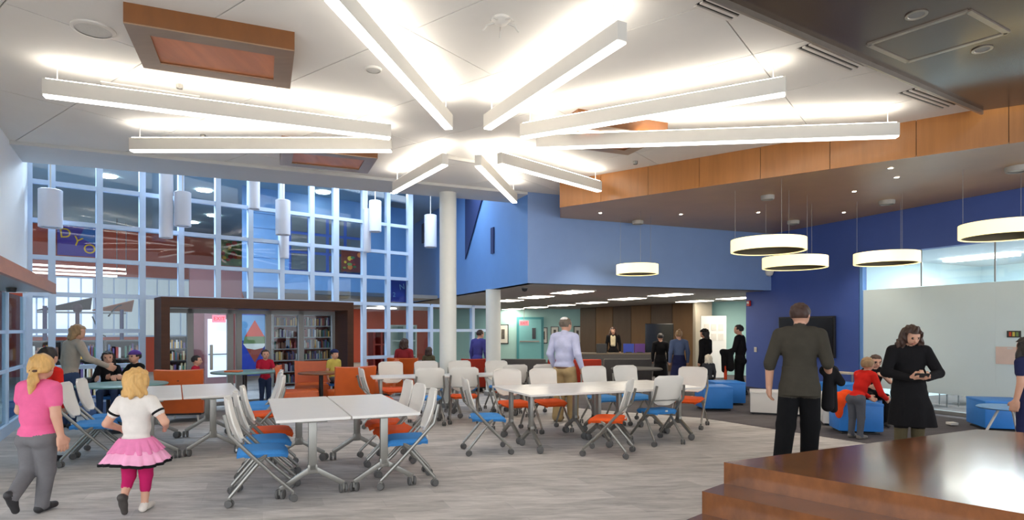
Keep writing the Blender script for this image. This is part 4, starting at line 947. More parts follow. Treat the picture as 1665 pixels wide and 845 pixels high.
lounge(XY(768, 14.7), (-.3, 1), 'orange red lounge chair beside the short column', .95, M_red_fab)
def small_table(c, r, m, label, z=.74):
    o = thing('cafe_table', label, 'table', c)
    MB().lathe((0, 0, 0), [(0, z-.03), (r-.01, z-.03), (r, z-.02), (r, z-.005), (r-.01, z), (0, z)], 32).build('tabletop', m, o, smooth=.6)
    MB().lathe((0, 0, 0), [(0, 0), (.24, 0), (.24, .015), (.05, .05), (.04, .1), (.04, z-.03)], 24).build('pedestal', M_dark_pl, o, smooth=.6)
small_table(XY(522, 11.5), .42, M_wood_box, 'brown round table between the orange lounge chairs', .72)
M_teal_top = mat('teal_laminate', (112, 148, 142), .35, noise=.03, nscale=6)
small_table(XY(200, 9.1), .6, M_teal_top, 'teal round table before the two children at the window', .72)
small_table(XY(398, 11.2), .58, M_teal_top, 'teal round table before the entrance doors', .76)
o = MB().box(XY(380, 11.0)+ZZ*.775, (.26, .2, .025), bev=.005).build('tray', mat('orange_tray', (220, 110, 60), .5, noise=.04, nscale=9)); tag(o, 'small orange tray on the teal table by the entrance', 'tray')
# ------------------------------------------------------------------ blue cubes and benches on the right
def cube(px, Y, w, d, h, ax, label, m=None):
    o = thing('cube_seat', label, 'stool', XY(px, Y), 0, 'blue cube seats'); m = m or M_cube
    MB().box(ZZ*(h*.5+.02), (w, d, h-.06), ax, .025).build('body', m, o, smooth=.6); MB().box(ZZ*(h-.02), (w+.005, d+.005, .05), ax, .02).build('seat_pad', m, o, smooth=.6)
    MB().box(ZZ*.015, (w*.85, d*.85, .03), ax).build('plinth', M_dark_pl, o)
AXG = (U, V, ZZ); AXI = (Vector((1, 0, 0)), Vector((0, 1, 0)), ZZ)
cube(1160, 11.55, .56, .56, .46, AXI, 'nearer blue cube seat behind the right table block')
cube(1180, 12.4, .62, .56, .47, AXI, 'farther blue cube seat behind the right table block')
cube(1391, 9.0, .60, .5, .46, (Vector((.97, -.2, 0)), Vector((.2, .97, 0)), ZZ), 'blue cube seat under the boy in red')
cube(1368, 11.2, .6, .5, .55, AXR, 'blue cube seat beside the white bench')
cube(1624, 9.3, .62, .7, .46, (Vector((.95, -.3, 0)), Vector((.3, .95, 0)), ZZ), 'blue cube seat before the frosted glass')
o = thing('white_bench', 'low white bench behind the man in dark green', 'bench', XY(1280, 10.9)); a1 = Vector((.93, -.36, 0)); a2 = Vector((.36, .93, 0))
MB().box(ZZ*.215, (1.25, .5, .35), (a1, a2, ZZ), .01).build('body', M_laminate, o); MB().box(ZZ*.405, (1.27, .52, .035), (a1, a2, ZZ), .008).build('top', M_laminate, o); MB().box(ZZ*.02, (1.15, .42, .04), (a1, a2, ZZ)).build('plinth', M_dark_pl, o)
o = thing('white_bench', 'low white bench section beside the boy in red', 'bench', XY(1361, 9.75))
MB().box(ZZ*.215, (.46, .5, .35), (a1, a2, ZZ), .01).build('body', M_laminate, o); MB().box(ZZ*.405, (.48, .52, .035), (a1, a2, ZZ), .008).build('top', M_laminate, o); MB().box(ZZ*.02, (.4, .42, .04), (a1, a2, ZZ)).build('plinth', M_dark_pl, o)
o = thing('metal_rack', 'small pale metal stand before the blue wall', 'stand', XY(1365, 11.7))
MB().box(ZZ*.70, (.62, .3, .03), AXR).build('top', mat('beige_shelf', (196, 180, 156), .5, noise=.04, nscale=8), o)
for x in (-.27, -.05, .27): MB().tube([AXR[0]*x+ZZ*0, AXR[0]*x+ZZ*.69], .018, 8).build('leg', M_metal, o)
o = thing('side_table', 'small table with pale blue top at the right edge', 'table', XY(1640, 8.2)); MB().lathe((0, 0, 0), [(0, .46), (.34, .46), (.36, .475), (.34, .49), (0, .49)], 28).build('tabletop', mat('pale_blue_top', (110, 160, 210), .4, noise=.03, nscale=8), o, smooth=.6)
for k in range(3):
    t = 2*math.pi*k/3+2.6; MB().tube([(math.cos(t)*.1, math.sin(t)*.1, .46), (math.cos(t)*.3, math.sin(t)*.3, 0)], .016, 8).build('leg', M_white_pl, o)
o = MB().box(XY(1548, 9.6)+ZZ*.04, (.12, .12, .04), bev=.006).build('floor_box', M_white_pl); tag(o, 'small white box on the dark carpet before the frosted glass', 'floor box')
# meeting room chairs seen below the frosted band
for k, (s_, d_) in enumerate(((-.9, 1.2), (-1.7, 1.3), (-2.6, 1.1), (-3.3, 1.4))):
    o = thing('meeting_chair', ['leftmost', 'second', 'third', 'rightmost'][k]+' chair seen below the frosted band', 'chair', Rp(s_gl+s_, d_), 0, 'meeting room chairs')
    MB().box(ZZ*.45, (.42, .42, .04), AXR, .01).build('seat', M_dark_pl, o); MB().box(rn*.2+ZZ*.7, (.42, .03, .36), AXR, .01).build('backrest', M_dark_pl, o)
    for x in (-.18, .18):
        for y in (-.18, .18): MB().tube([AXR[0]*x+rn*y, AXR[0]*x+rn*y+ZZ*.44], .012, 6).build('leg', M_metal, o)
o = thing('meeting_table', 'long table in the room behind the frosted glass', 'table', Rp(s_gl-2.4, 2.2)); MB().box(ZZ*.73, (3.2, .9, .03), AXR).build('tabletop', M_laminate, o)
for x in (-1.4, 1.4): MB().box(AXR[0]*x+ZZ*.36, (.06, .6, .71), AXR).build('leg', M_metal, o)
l = bpy.data.lights.new('meeting_light', 'AREA'); l.energy = 130; l.size = 3.5; l.size_y = .8; l.shape = 'RECTANGLE'; l.color = (.95, 1, 1)
o = bpy.data.objects.new('meeting_light', l); COL.objects.link(o); o.location = Rp(s_gl-2.6, 2.4, 2.97); o.rotation_euler = (0, 0, math.atan2(rd.y, rd.x))
# ------------------------------------------------------------------ people: one continuous surface per body, grown from joints
def A3(v): return np.array(v, dtype=np.float32)
def d_cap(Pn, a, b, r1, r2):
    a, b = A3(a), A3(b); ab = b-a; L2 = float(ab@ab)+1e-9
    t = np.clip(((Pn-a)@ab)/L2, 0, 1); q = Pn-a-t[..., None]*ab
    return np.sqrt((q*q).sum(-1))-(r1+(r2-r1)*t)
def d_ell(Pn, c, r, R=None):
    q = Pn-A3(c)
    if R is not None: q = q@R
    r = A3(r); k = np.sqrt(((q/r)**2).sum(-1)); k2 = np.sqrt(((q/(r*r))**2).sum(-1))+1e-6
    return k*(k-1)/k2
def d_stack(Pn, c, prof, wav=0, nw=9):
    """vertical stack of ellipses: prof rows (z, rx, ry, xoff, yoff)"""
    q = Pn-A3(c); z = q[..., 2]; zs = [p[0] for p in prof]
    rx = np.interp(z, zs, [p[1] for p in prof]); ry = np.interp(z, zs, [p[2] for p in prof])
    xo = np.interp(z, zs, [p[3] for p in prof]); yo = np.interp(z, zs, [p[4] for p in prof])
    x = q[..., 0]-xo; y = q[..., 1]-yo
    if wav:
        k = np.clip((zs[-1]-z)/(zs[-1]-zs[0]), 0, 1); w = 1+wav*k*np.sin(nw*np.arctan2(y, x)+3*k)
        rx = rx*w; ry = ry*w
    d = (np.sqrt((x/rx)**2+(y/ry)**2)-1)*np.minimum(rx, ry)
    return np.maximum(d, np.maximum(zs[0]-z, z-zs[-1]))
class Fig:
    def __init__(s): s.pr = []; s.labels = []
    def lab(s, m):
        if m not in s.labels: s.labels.append(m)
        return s.labels.index(m)
    def cap(s, a, b, r1, r2, m, k=.015, g=0):
        lo = np.minimum(A3(a)-r1, A3(b)-r2); hi = np.maximum(A3(a)+r1, A3(b)+r2)
        s.pr.append((lambda P_: d_cap(P_, a, b, r1, r2), lo, hi, s.lab(m), k, g))
    def ell(s, c, r, m, k=.015, g=0, R=None):
        rm = max(r) if R is not None else None; rr = A3([rm]*3) if rm else A3(r)
        s.pr.append((lambda P_: d_ell(P_, c, r, R), A3(c)-rr, A3(c)+rr, s.lab(m), k, g))
    def stack(s, c, prof, m, k=.01, g=0, wav=0, nw=9):
        mx = max(max(p[1], p[2])+max(abs(p[3]), abs(p[4])) for p in prof)*(1+wav)
        s.pr.append((lambda P_: d_stack(P_, c, prof, wav, nw), A3(c)+A3((-mx, -mx, prof[0][0])), A3(c)+A3((mx, mx, prof[-1][0])), s.lab(m), k, g, .022))
    def mesh(s, name, res, cut=None, disp=None):
        lo = np.min([p[1] for p in s.pr], 0)-3*res; hi = np.max([p[2] for p in s.pr], 0)+3*res
        n = np.ceil((hi-lo)/res).astype(int)+1
        ax = [lo[i]+res*np.arange(n[i], dtype=np.float32) for i in range(3)]
        gs = {}
        for (fn, a, b, l, k, g, *_) in s.pr:
            if g not in gs: gs[g] = np.full(n, 1e3, np.float32)
            G = gs[g]; m = k+3*res
            i0 = np.maximum(((a-m-lo)/res).astype(int), 0); i1 = np.minimum(((b+m-lo)/res).astype(int)+2, n)
            sl = tuple(slice(i0[i], i1[i]) for i in range(3))
            Pn = np.stack(np.meshgrid(*[ax[i][sl[i]] for i in range(3)], indexing='ij'), -1)
            d = fn(Pn).astype(np.float32); o = G[sl]
            h = np.maximum(k-np.abs(o-d), 0)/max(k, 1e-6); G[sl] = np.minimum(o, d)-h*h*k*.25
        T = None
        for g in sorted(gs):
            if T is None: T = gs[g]
            else:
                k = .012; h = np.maximum(k-np.abs(T-gs[g]), 0)/k; T = np.minimum(T, gs[g])-h*h*k*.25
        if disp is not None:
            Pn = np.stack(np.meshgrid(*ax, indexing='ij'), -1); T = T+disp(Pn).astype(np.float32)
        if cut is not None:
            Pn = np.stack(np.meshgrid(*ax, indexing='ij'), -1); T = np.maximum(T, cut(Pn).astype(np.float32))
        ins = T < 0
        # surface nets
        c = np.zeros(np.array(n)-1, np.int8)
        for dx in (0, 1):
            for dy in (0, 1):
                for dz in (0, 1): c += ins[dx:n[0]-1+dx, dy:n[1]-1+dy, dz:n[2]-1+dz]
        act = (c > 0) & (c < 8); ids = np.full(act.shape, -1, np.int64); cells = np.argwhere(act); ids[act] = np.arange(len(cells))
        acc = np.zeros((len(cells), 3)); cnt = np.zeros(len(cells))
        cor = [(dx, dy, dz) for dx in (0, 1) for dy in (0, 1) for dz in (0, 1)]
        for i, p in enumerate(cor):
            for q in cor[i+1:]:
                if sum(abs(p[j]-q[j]) for j in range(3)) != 1: continue
                a = T[cells[:, 0]+p[0], cells[:, 1]+p[1], cells[:, 2]+p[2]]; b = T[cells[:, 0]+q[0], cells[:, 1]+q[1], cells[:, 2]+q[2]]
                w = (a < 0) != (b < 0); t = np.where(w, a/np.where(a-b == 0, 1, a-b), 0)
                pos = np.array(p)[None]+(np.array(q)-np.array(p))[None]*t[:, None]
                acc += pos*w[:, None]; cnt += w
        verts = (cells+acc/np.maximum(cnt, 1)[:, None])*res+lo
        quads = []
        for axis in range(3):
            b, cc = [(1, 2), (2, 0), (0, 1)][axis]
            sl0 = [slice(None)]*3; sl1 = [slice(None)]*3; sl0[axis] = slice(0, n[axis]-1); sl1[axis] = slice(1, n[axis])
            s0 = ins[tuple(sl0)]; s1 = ins[tuple(sl1)]; e = np.argwhere(s0 != s1)
            e = e[(e[:, b] > 0) & (e[:, cc] > 0) & (e[:, b] < n[b]-1) & (e[:, cc] < n[cc]-1)]
            fl = s0[e[:, 0], e[:, 1], e[:, 2]]
            def gid(db, dc):
                x = e.copy(); x[:, b] -= db; x[:, cc] -= dc; return ids[x[:, 0], x[:, 1], x[:, 2]]
            q = np.stack([gid(1, 1), gid(0, 1), gid(0, 0), gid(1, 0)], 1); q[~fl] = q[~fl][:, ::-1]; quads.append(q)
        quads = np.concatenate(quads)
        best = np.full(len(verts), 1e9); lb = np.zeros(len(verts), int); V32 = verts.astype(np.float32)
        for (fn, a, b, l, k, g, *bi) in s.pr:
            d = fn(V32)-(bi[0] if bi else 0); m = d < best; best[m] = d[m]; lb[m] = l
        me = bpy.data.meshes.new(name); me.from_pydata(verts.tolist(), [], quads.tolist())
        for m in s.labels: me.materials.append(m)
        fl = np.sort(lb[quads], 1)[:, 1]
        me.polygons.foreach_set('material_index', fl.astype(np.int32)); me.polygons.foreach_set('use_smooth', np.ones(len(quads), bool)); me.update(); return me

SKIN = mat('skin', (206, 156, 130), .55, noise=.04, nscale=12)
HAIRC = {k: mat('hair_'+k, c, .6, noise=.25, kind='wood', nscale=(60, 60, 8)) for k, c in (('blond', (190, 150, 92)), ('gold', (204, 160, 96)), ('brown', (62, 40, 30)), ('dark', (34, 27, 24)), ('grey', (104, 92, 80)), ('pale', (206, 196, 176)), ('sandy', (150, 118, 82)))}
EYE = mat('eye_dark', (40, 30, 26), .3); LIP = mat('lip', (170, 96, 88), .5)
def cloth(n, rgb): return mat('cloth_'+n, rgb, .9, spec=.15, noise=.08, nscale=9, bump=.35)
SHOE = mat('dark_shoe', (40, 38, 40), .6, noise=.1, nscale=14)
def vlerp(a, b, t): return tuple(a[i]+(b[i]-a[i])*t for i in range(3))
def hand(F_, w, fdir, nrm, h, side, curl, g, spread=.0):
    """palm and five fingers from wrist w; fdir finger direction, nrm palm normal, side=+1 right hand / -1 left"""
    w = Vector(w); fd = Vector(fdir).normalized(); nr = Vector(nrm); nr = (nr-fd*nr.dot(fd)).normalized(); ac = fd.cross(nr)*side   # ac: towards the thumb
    s = h*.105; k = .003
    c = w+fd*s*.28
    F_.cap(w-fd*s*.05, w+fd*s*.12, s*.15, s*.17, SKIN, .01, g)
    for t in (-.30, -.1, .1, .28): F_.cap(w+fd*s*.08+ac*(t*s*.5), w+fd*s*.46+ac*(t*s*.75), s*.12, s*.105, SKIN, .008, g)
    for i, (t, L) in enumerate(((.30, .42), (.10, .48), (-.10, .44), (-.29, .34))):
        b = w+fd*s*.5+ac*(t*s*.78); q = b; ang = 0; r = s*.082
        for j, fr in enumerate((.45, .31, .24)):
            ang += curl*(.9 if j == 0 else 1.1); dr = fd*math.cos(ang)+nr*math.sin(ang)+ac*(t*spread); e = q+dr.normalized()*(L*s*fr)
            F_.cap(q, e, r, r*.92, SKIN, k, g); q = e; r *= .92
    q = w+fd*s*.14+ac*s*.2; e = q+(fd*.7+ac*.7+nr*.2).normalized()*s*.25; F_.cap(q, e, s*.10, s*.09, SKIN, .005, g)
    e2 = e+(fd*.9+ac*.1+nr*.5*(1+curl)).normalized()*s*.24; F_.cap(e, e2, s*.088, s*.075, SKIN, k, g)

def rotm(yaw=0, pitch=0, roll=0): return Matrix.Rotation(yaw, 3, 'Z') @ Matrix.Rotation(-pitch, 3, 'X') @ Matrix.Rotation(roll, 3, 'Y')
def person(label, loc, face, h, res=.011, child=0, fat=1.0, top=None, pants=None, shoe=SHOE, arm_skin=0, calf_skin=False, hair=('short', 'brown'),
           lean=0, head=(0, 0, 0), j=None, curl=.25, coat=None, fingers=True, collar=None, belt=None, faceon=False, extra=None, group=None, z0=0, hip_drop=0, palm=None, bag=1.0, hem=0, shoeL=None):
    """j: joint overrides in units of height, local x right, y forward, z up. arm_skin: 0 long sleeve, .5 from elbow, .75 from mid upper arm"""
    f = Vector((face[0], face[1], 0)); o = thing('person', label, 'person', (loc[0], loc[1], z0), math.atan2(-f.x, f.y), group)
    lp = lambda a, b: a+(b-a)*child
    hipz = lp(.50, .45)-hip_drop; shz = hipz+lp(.315, .315); hr = lp(.066, .088)     # half head height
    shw = lp(.108, .098); hw = .052
    Rb = Matrix.Rotation(-lean, 3, 'X'); pel = Vector((0, 0, hipz))
    def tb(x, y, z): return pel+Rb @ (Vector((x, y, z))-pel)       # torso frame
    J = dict(hiL=Vector((-hw, 0, hipz)), hiR=Vector((hw, 0, hipz)))
    kz = hipz*.54
    J.update(knL=Vector((-hw-.004, .012, kz)), knR=Vector((hw+.004, .012, kz)), anL=Vector((-hw-.006, -.01, .048)), anR=Vector((hw+.006, -.01, .048)))
    J.update(shL=tb(-shw, 0, shz), shR=tb(shw, 0, shz))
    ua, fa = lp(.165, .15), lp(.145, .135)
    for s_, sg in (('L', -1), ('R', 1)):
        J['el'+s_] = J['sh'+s_]+Vector((sg*.032, -.015, -ua)); J['wr'+s_] = J['el'+s_]+Vector((sg*.004, .03, -fa))
    for k_, v_ in (j or {}).items():
        J[k_] = Vector(v_)
    toe = dict(L=(0, 1, 0), R=(0, 1, 0))
    for s_ in 'LR':
        if 'toe'+s_ in (j or {}): toe[s_] = j['toe'+s_]
    F_ = Fig(); S_ = h
    def pt(v): return tuple(Vector(v)*S_)
    ft = fat
    # torso
    F_.ell(pt(tb(0, -.004, hipz+.24)), (.098*S_*ft, .068*S_*ft, .095*S_), top, .03*S_, 0)
    F_.ell(pt(tb(0, .002, hipz+.135)), (.086*S_*ft, .062*S_*ft*ft, .10*S_), top, .03*S_, 0)
    F_.ell(pt(tb(0, -.004, hipz+.045)), (.092*S_*ft, .068*S_*ft, .055*S_), top, .02*S_, 0)
    F_.ell(pt((0, -.006, hipz-.005)), (.094*S_*ft, .068*S_*ft, .055*S_), pants, .02*S_, 0)
    F_.cap(pt(J['shL']+Rb @ Vector((.03, 0, .0))), pt(J['shR']+Rb @ Vector((-.03, 0, 0))), .046*S_*ft**.5, .046*S_*ft**.5, top, .03*S_, 0)
    F_.cap(pt(tb(-.06, -.005, shz+.018)), pt(tb(.06, -.005, shz+.018)), .03*S_, .03*S_, top, .03*S_, 0)
    Rh = Matrix.Rotation(head[0], 3, 'Z') @ Matrix.Rotation(-head[1]-lean*.6, 3, 'X') @ Matrix.Rotation(head[2], 3, 'Y')
    nb = tb(0, -.002, shz+.015); 
    neck_top = nb+Rb @ Vector((0, .012, .055)); hc = neck_top+Rh @ Vector((0, .012, hr*.80))
    F_.cap(pt(nb), pt(neck_top+Vector((0, 0, .01))), .034*S_, .031*S_, SKIN, .012*S_, 0)
    if collar is not None: F_.cap(pt(nb+Rb @ Vector((0, -.004, .010))), pt(nb+Rb @ Vector((0, .002, .026))), .040*S_, .038*S_, collar, .006*S_, 0)
    # head
    RhN = np.array(Rh, dtype=np.float32)
    def hp(x, y, z): return pt(hc+Rh @ (Vector((x, y, z))*hr))
    F_.ell(hp(0, -.05, .12), (hr*.76*S_, hr*.92*S_, hr*.88*S_), SKIN, .01*S_, 3, RhN)
    F_.ell(hp(0, .22, -.42), (hr*.58*S_, hr*.62*S_, hr*.56*S_), SKIN, .02*S_, 3, RhN)
    for sg in (-1, 1): F_.ell(hp(sg*.77, -.05, -.08), (hr*.10*S_, hr*.18*S_, hr*.26*S_), SKIN, .004*S_, 3, RhN)
    if faceon:
        F_.cap(hp(0, .82, .02), hp(0, .98, -.24), hr*.09*S_, hr*.14*S_, SKIN, .006*S_, 3)
        for sg in (-1, 1):
            F_.ell(hp(sg*.30, .78, .04), (hr*.13*S_, hr*.09*S_, hr*.08*S_), EYE, .001, 3, RhN)
            F_.cap(hp(sg*.18, .84, .2), hp(sg*.45, .74, .2), hr*.05*S_, hr*.04*S_, HAIRC[hair[1]], .001, 3)
        F_.cap(hp(-.2, .77, -.55), hp(.2, .77, -.55), hr*.07*S_, hr*.07*S_, LIP, .001, 3)
    # arms
    for s_, sg in (('L', -1), ('R', 1)):
        g = 1 if s_ == 'L' else 2; sh, el, wr = J['sh'+s_], J['el'+s_], J['wr'+s_]
        up = ft**.5
        if arm_skin >= .75:
            mid = vlerp(sh, el, .5); F_.cap(pt(sh), pt(mid), .043*S_*up, .039*S_*up, top, .012*S_, g); F_.cap(pt(vlerp(sh, el, .4)), pt(el), .030*S_*up, .026*S_*up, SKIN, .004*S_, g)
        else: F_.cap(pt(sh), pt(el), .042*S_*up, .034*S_*up, top, .012*S_, g)
        if arm_skin >= .5:
            if arm_skin < .75: F_.cap(pt(vlerp(sh, el, .8)), pt(vlerp(el, wr, .12)), .036*S_, .034*S_, top, .006*S_, g)
            F_.cap(pt(el), pt(wr), .027*S_*up, .019*S_, SKIN, .006*S_, g)
        else: F_.cap(pt(el), pt(wr), .034*S_*up, .025*S_, top, .01*S_, g)
        d = Vector(wr)-Vector(el); 
        if fingers: 
            pn = (palm or {}).get(s_, (-sg*.9, .3, 0))
            fd = (palm or {}).get('f'+s_, d)
            hand(F_, pt(wr), fd, pn, S_*(1.0+.05*child), sg, curl, g)
        else: F_.ell(pt(Vector(wr)+d.normalized()*.035), (.022*S_, .022*S_, .03*S_), SKIN, .01*S_, g)
    # legs
    for s_, sg in (('L', -1), ('R', 1)):
        g = 4 if s_ == 'L' else 5; hi, kn, an = J['hi'+s_], J['kn'+s_], J['an'+s_]; lf = ft**.7
        F_.ell(pt(Vector(hi)+Vector((0, -.024, -.012))), (.055*S_*lf, .056*S_*lf, .055*S_), pants, .02*S_, g)
        F_.cap(pt(hi), pt(kn), .060*S_*lf, .042*S_*lf*bag, pants, .015*S_, g)
        if calf_skin:
            F_.cap(pt(kn), pt(vlerp(kn, an, .45)), .040*S_*lf, .033*S_*lf, pants, .01*S_, g); F_.cap(pt(vlerp(kn, an, .35)), pt(an), .030*S_*lf, .021*S_, SKIN, .004*S_, g)
        else: F_.cap(pt(kn), pt(an), .042*S_*lf*bag, .033*S_*lf*bag**1.5, pants, .015*S_, g)
        t = Vector(toe[s_]).normalized(); up_ = Vector((0, 0, 1)) if abs(t.z) < .8 else Vector((0, 1, 0))
        x = t.cross(up_).normalized(); dn = x.cross(t)*-1; dn = dn if dn.z < 0 or abs(t.z) > .6 else -dn
        shoe_ = shoeL if (shoeL and s_ == 'L') else shoe
        an = Vector(an); heel = an+dn*.022-t*.022; tp = an+dn*.024+t*.095
        F_.cap(pt(heel), pt(an+dn*.018+t*.04), .025*S_, .025*S_, shoe_, .01*S_, g); F_.cap(pt(an+dn*.018+t*.03), pt(tp), .026*S_, .021*S_, shoe_, .012*S_, g); F_.cap(pt(an), pt(heel), .026*S_, .024*S_, shoe_, .01*S_, g)
    if hem: F_.stack((0, 0, 0), [((hipz-hem)*S_, .103*S_*ft, .082*S_*ft, 0, -.008*S_), ((hipz+.02)*S_, .098*S_*ft, .076*S_*ft, 0, -.006*S_), ((hipz+.12)*S_, .088*S_*ft, .066*S_*ft, 0, -.004*S_)], top, .012*S_, 0)
    if coat: coat(F_, S_, hipz, tb)
    body = link('body', F_.mesh('body', res), o)
    if belt is not None:
        B = Fig(); B.stack(pt((0, 0, 0)), [((hipz+.016)*S_, .095*S_*ft, .071*S_*ft, 0, -.005*S_), ((hipz+.034)*S_, .093*S_*ft, .070*S_*ft, 0, -.005*S_)], belt); link('belt', B.mesh('belt', res*.8), o)
    # hair
    kind, hcname = hair; hm = HAIRC[hcname]
    if kind != 'none':
        G_ = Fig(); r = hr*S_; hn = lambda P_: r*(.10 if kind in ('bob', 'long') else .05)*np.sin(P_[..., 0]/r*9+2*np.sin(P_[..., 2]/r*3))*np.sin(P_[..., 1]/r*7+P_[..., 2]/r*2)
        hv = {'long': 1.14, 'bob': 1.08}.get(kind, 1.0); G_.ell(hp(0, -.12*hv, .20), (r*.86*hv, r*1.0*hv, r*.93*hv), hm, .01, 0, RhN)
        if kind == 'bob':
            for t in range(9):
                a = math.pi*(.12+.76*t/8)+math.pi; x, y = math.cos(a)*.72, math.sin(a)*.72
                G_.cap(hp(x*.8, y*.8-.1, .1), hp(x*1.22, y*1.2-.1, -1.0-.1*math.sin(t*2.1)), r*.42, r*.24, hm, r*.14, 0)
        if kind == 'long':
            for t in range(9):
                a = math.pi*(-.04+1.08*t/8)+math.pi; x, y = math.cos(a)*.78, math.sin(a)*.7
                G_.cap(hp(x*.8, y*.8-.05, .2), hp(x*1.45, y*1.35, -1.25-.15*math.sin(t*1.7)), r*.42, r*.34, hm, r*.2, 0)
        if kind in ('pony', 'bun'):
            if kind == 'pony':
                G0 = G_; G_ = Fig(); G_.ell(hp(0, -.98, -.25), (r*.26, r*.26, r*.26), hm, .01, 0)
                G_.cap(hp(0, -1.0, -.3), hp(.05, -1.2, -1.1), r*.24, r*.38, hm, r*.15, 0); G_.cap(hp(.05, -1.2, -1.1), hp(-.05, -1.15, -2.1), r*.38, r*.16, hm, r*.15, 0); link('ponytail', G_.mesh('ponytail', res*.8, None, hn), o); G_ = G0
                for sg in (-1, 1): G_.cap(hp(sg*.72, -.1, .0), hp(sg*.35, -.85, -.35), r*.28, r*.26, hm, r*.2, 0)
            else: G_.ell(hp(0, -.5, 1.1), (r*.36, r*.36, r*.34), hm, .01, 0)
        RhT = np.array(Rh, dtype=np.float32); hcS = A3(pt(hc))
        low = {'short': -.30, 'pony': -.5, 'bun': -.45}.get(kind)
        def cut(P_):
            q = ((P_-hcS)@RhT)/r; x, y, z = q[..., 0], q[..., 1], q[..., 2]
            face_ = np.minimum(np.minimum(y-(.36-.18*np.clip((z-.2), -1, .5)), .62-z), .72-np.abs(x)*(.9 if kind in ('long', 'bob') else .55))*r   # inside the face window
            if low is not None:
                side = np.where(y > -.2, -.02, low)         # clears ears
                return np.maximum(face_, (side-z)*r)
            return face_
        link('hair', G_.mesh('hair', res*.8, cut, hn), o)
    if extra: extra(o, dict(S=S_, hp=hp, pt=pt, J=J, hipz=hipz, tb=tb, hr=hr, RhN=RhN, res=res, shz=shz))
    return o
def cap_extra(c, m2=None):
    def fn(o, e):
        G_ = Fig(); r = e['hr']*e['S']; G_.ell(e['hp'](0, -.08, .3), (r*.92, r*1.04, r*.88), c, .01, 0, e['RhN'])
        hp = e['hp'](0, 0, .35)[2]
        link('cap', G_.mesh('cap', e['res']*.9, lambda P_: (hp-P_[..., 2])), o)
    return fn
grey_pants = cloth('grey_leggings', (112, 110, 112)); pink = cloth('pink_shirt', (232, 104, 150)); white_t = cloth('white_tee', (222, 214, 206)); magenta = cloth('magenta_leggings', (182, 34, 92))
red_c = cloth('red', (206, 38, 30)); black_c = cloth('black', (26, 25, 27)); dark_green = cloth('dark_olive', (66, 62, 54)); blackp = cloth('black_trousers', (20, 20, 22)); khaki = cloth('khaki', (176, 150, 108)); lav = cloth('pale_lavender', (196, 198, 224)); jeans = cloth('jeans', (54, 68, 98)); beige_c = cloth('beige_sweater', (164, 150, 136)); denim = cloth('denim', (92, 106, 138)); maroon = cloth('maroon', (140, 44, 48)); yellow_c = cloth('yellow', (206, 186, 92)); navy = cloth('navy', (40, 44, 78)); purple = cloth('purple_blue', (76, 74, 140)); crim = cloth('crimson', (180, 34, 58)); greyt = cloth('grey_trousers', (86, 88, 96)); camo = cloth('olive_trousers', (88, 80, 60)); charcoal = cloth('charcoal', (52, 54, 58))

# girl in pink walking away, right leg on the floor, left foot kicked back
white_shoe = mat('white_shoe', (216, 206, 196), .6, noise=.08, nscale=20)
def pink_x(o, e):
    pt = e['pt']; J = e['J']
    MB().lathe(Vector(pt(J['anR']))+Vector((0, 0, .012)), [(.033, -.008), (.037, 0), (.033, .008)], 14).build('shoe_collar', cloth('red_lace', (220, 60, 80)), o, smooth=.8)
    MB().lathe(e['hp'](0, -.98, -.3), [(.032, -.01), (.036, 0), (.032, .01)], 14).build('hair_band', cloth('dark_band', (90, 70, 60)), o, smooth=.8)
fp = XY(61, 5.08)
person('girl in pink shirt and grey leggings walking away, blond ponytail', fp+Vector((-.0, 0, 0)), (.12, 1), 1.325, .0075, child=.55, fat=1.22, top=pink, pants=grey_pants, shoe=SHOE, arm_skin=.75, hair=('pony', 'gold'), lean=.03, head=(.25, .05, .0),
       j=dict(anR=(.03, .0, .05), knR=(.045, .02, .26), knL=(-.04, -.02, .265), anL=(.005, -.17, .15), toeL=(-.02, .42, -.9), elL=(-.155, .03, .64), wrL=(-.14, .15, .60), elR=(.15, -.02, .615), wrR=(.165, .0, .485)), extra=pink_x)
# toddler in tutu
def tutu(o, e):
    S_ = e['S']; z = e['hipz']; m1 = cloth('pink_tulle', (226, 130, 172)); m2 = cloth('pale_pink_tulle', (236, 166, 196))
    sk = None
    for k, (a, b, r0, r1, m) in enumerate(((.06, -.035, .098, .17, m1), (-.015, -.105, .145, .215, m2))):
        def fn(u, v, a=a, b=b, r0=r0, r1=r1, k=k):
            t = 2*math.pi*u; zz = z+a+(b-a)*v; r = r0+(r1-r0)*v**.8; r *= 1+.05*v*math.sin(17*t+k)+.03*v*math.sin(29*t)
            return (r*math.cos(t)*S_, (r*.82*math.sin(t)-.005)*S_, (zz+.01*v*math.sin(3*t+1))*S_)
        q = MB().sheet(fn, 120, 10, .008).build('skirt_tier', m, o, smooth=1.2)
    def hem(u, v):
        t = 2*math.pi*u; r = .214*(1+.05*math.sin(17*t+1)+.03*math.sin(29*t)); return (r*math.cos(t)*S_, (r*.82*math.sin(t)-.005)*S_, (z-.098-.02*v+.01*math.sin(3*t+1))*S_)
    MB().sheet(hem, 120, 2, .012).build('hem', black_c, o, smooth=1.2)
    for sg in (-1, 1):
        J = e['J']; mid = vlerp(J['sh'+'LR'[sg > 0]], J['el'+'LR'[sg > 0]], .5); d = (Vector(J['el'+'LR'[sg > 0]])-Vector(J['sh'+'LR'[sg > 0]])).normalized()
        MB().lathe(Vector(mid)*S_, [(.040*S_, -.012), (.043*S_, 0), (.040*S_, .012)], 20, axis=d).build('sleeve_trim', black_c, o, smooth=.8)
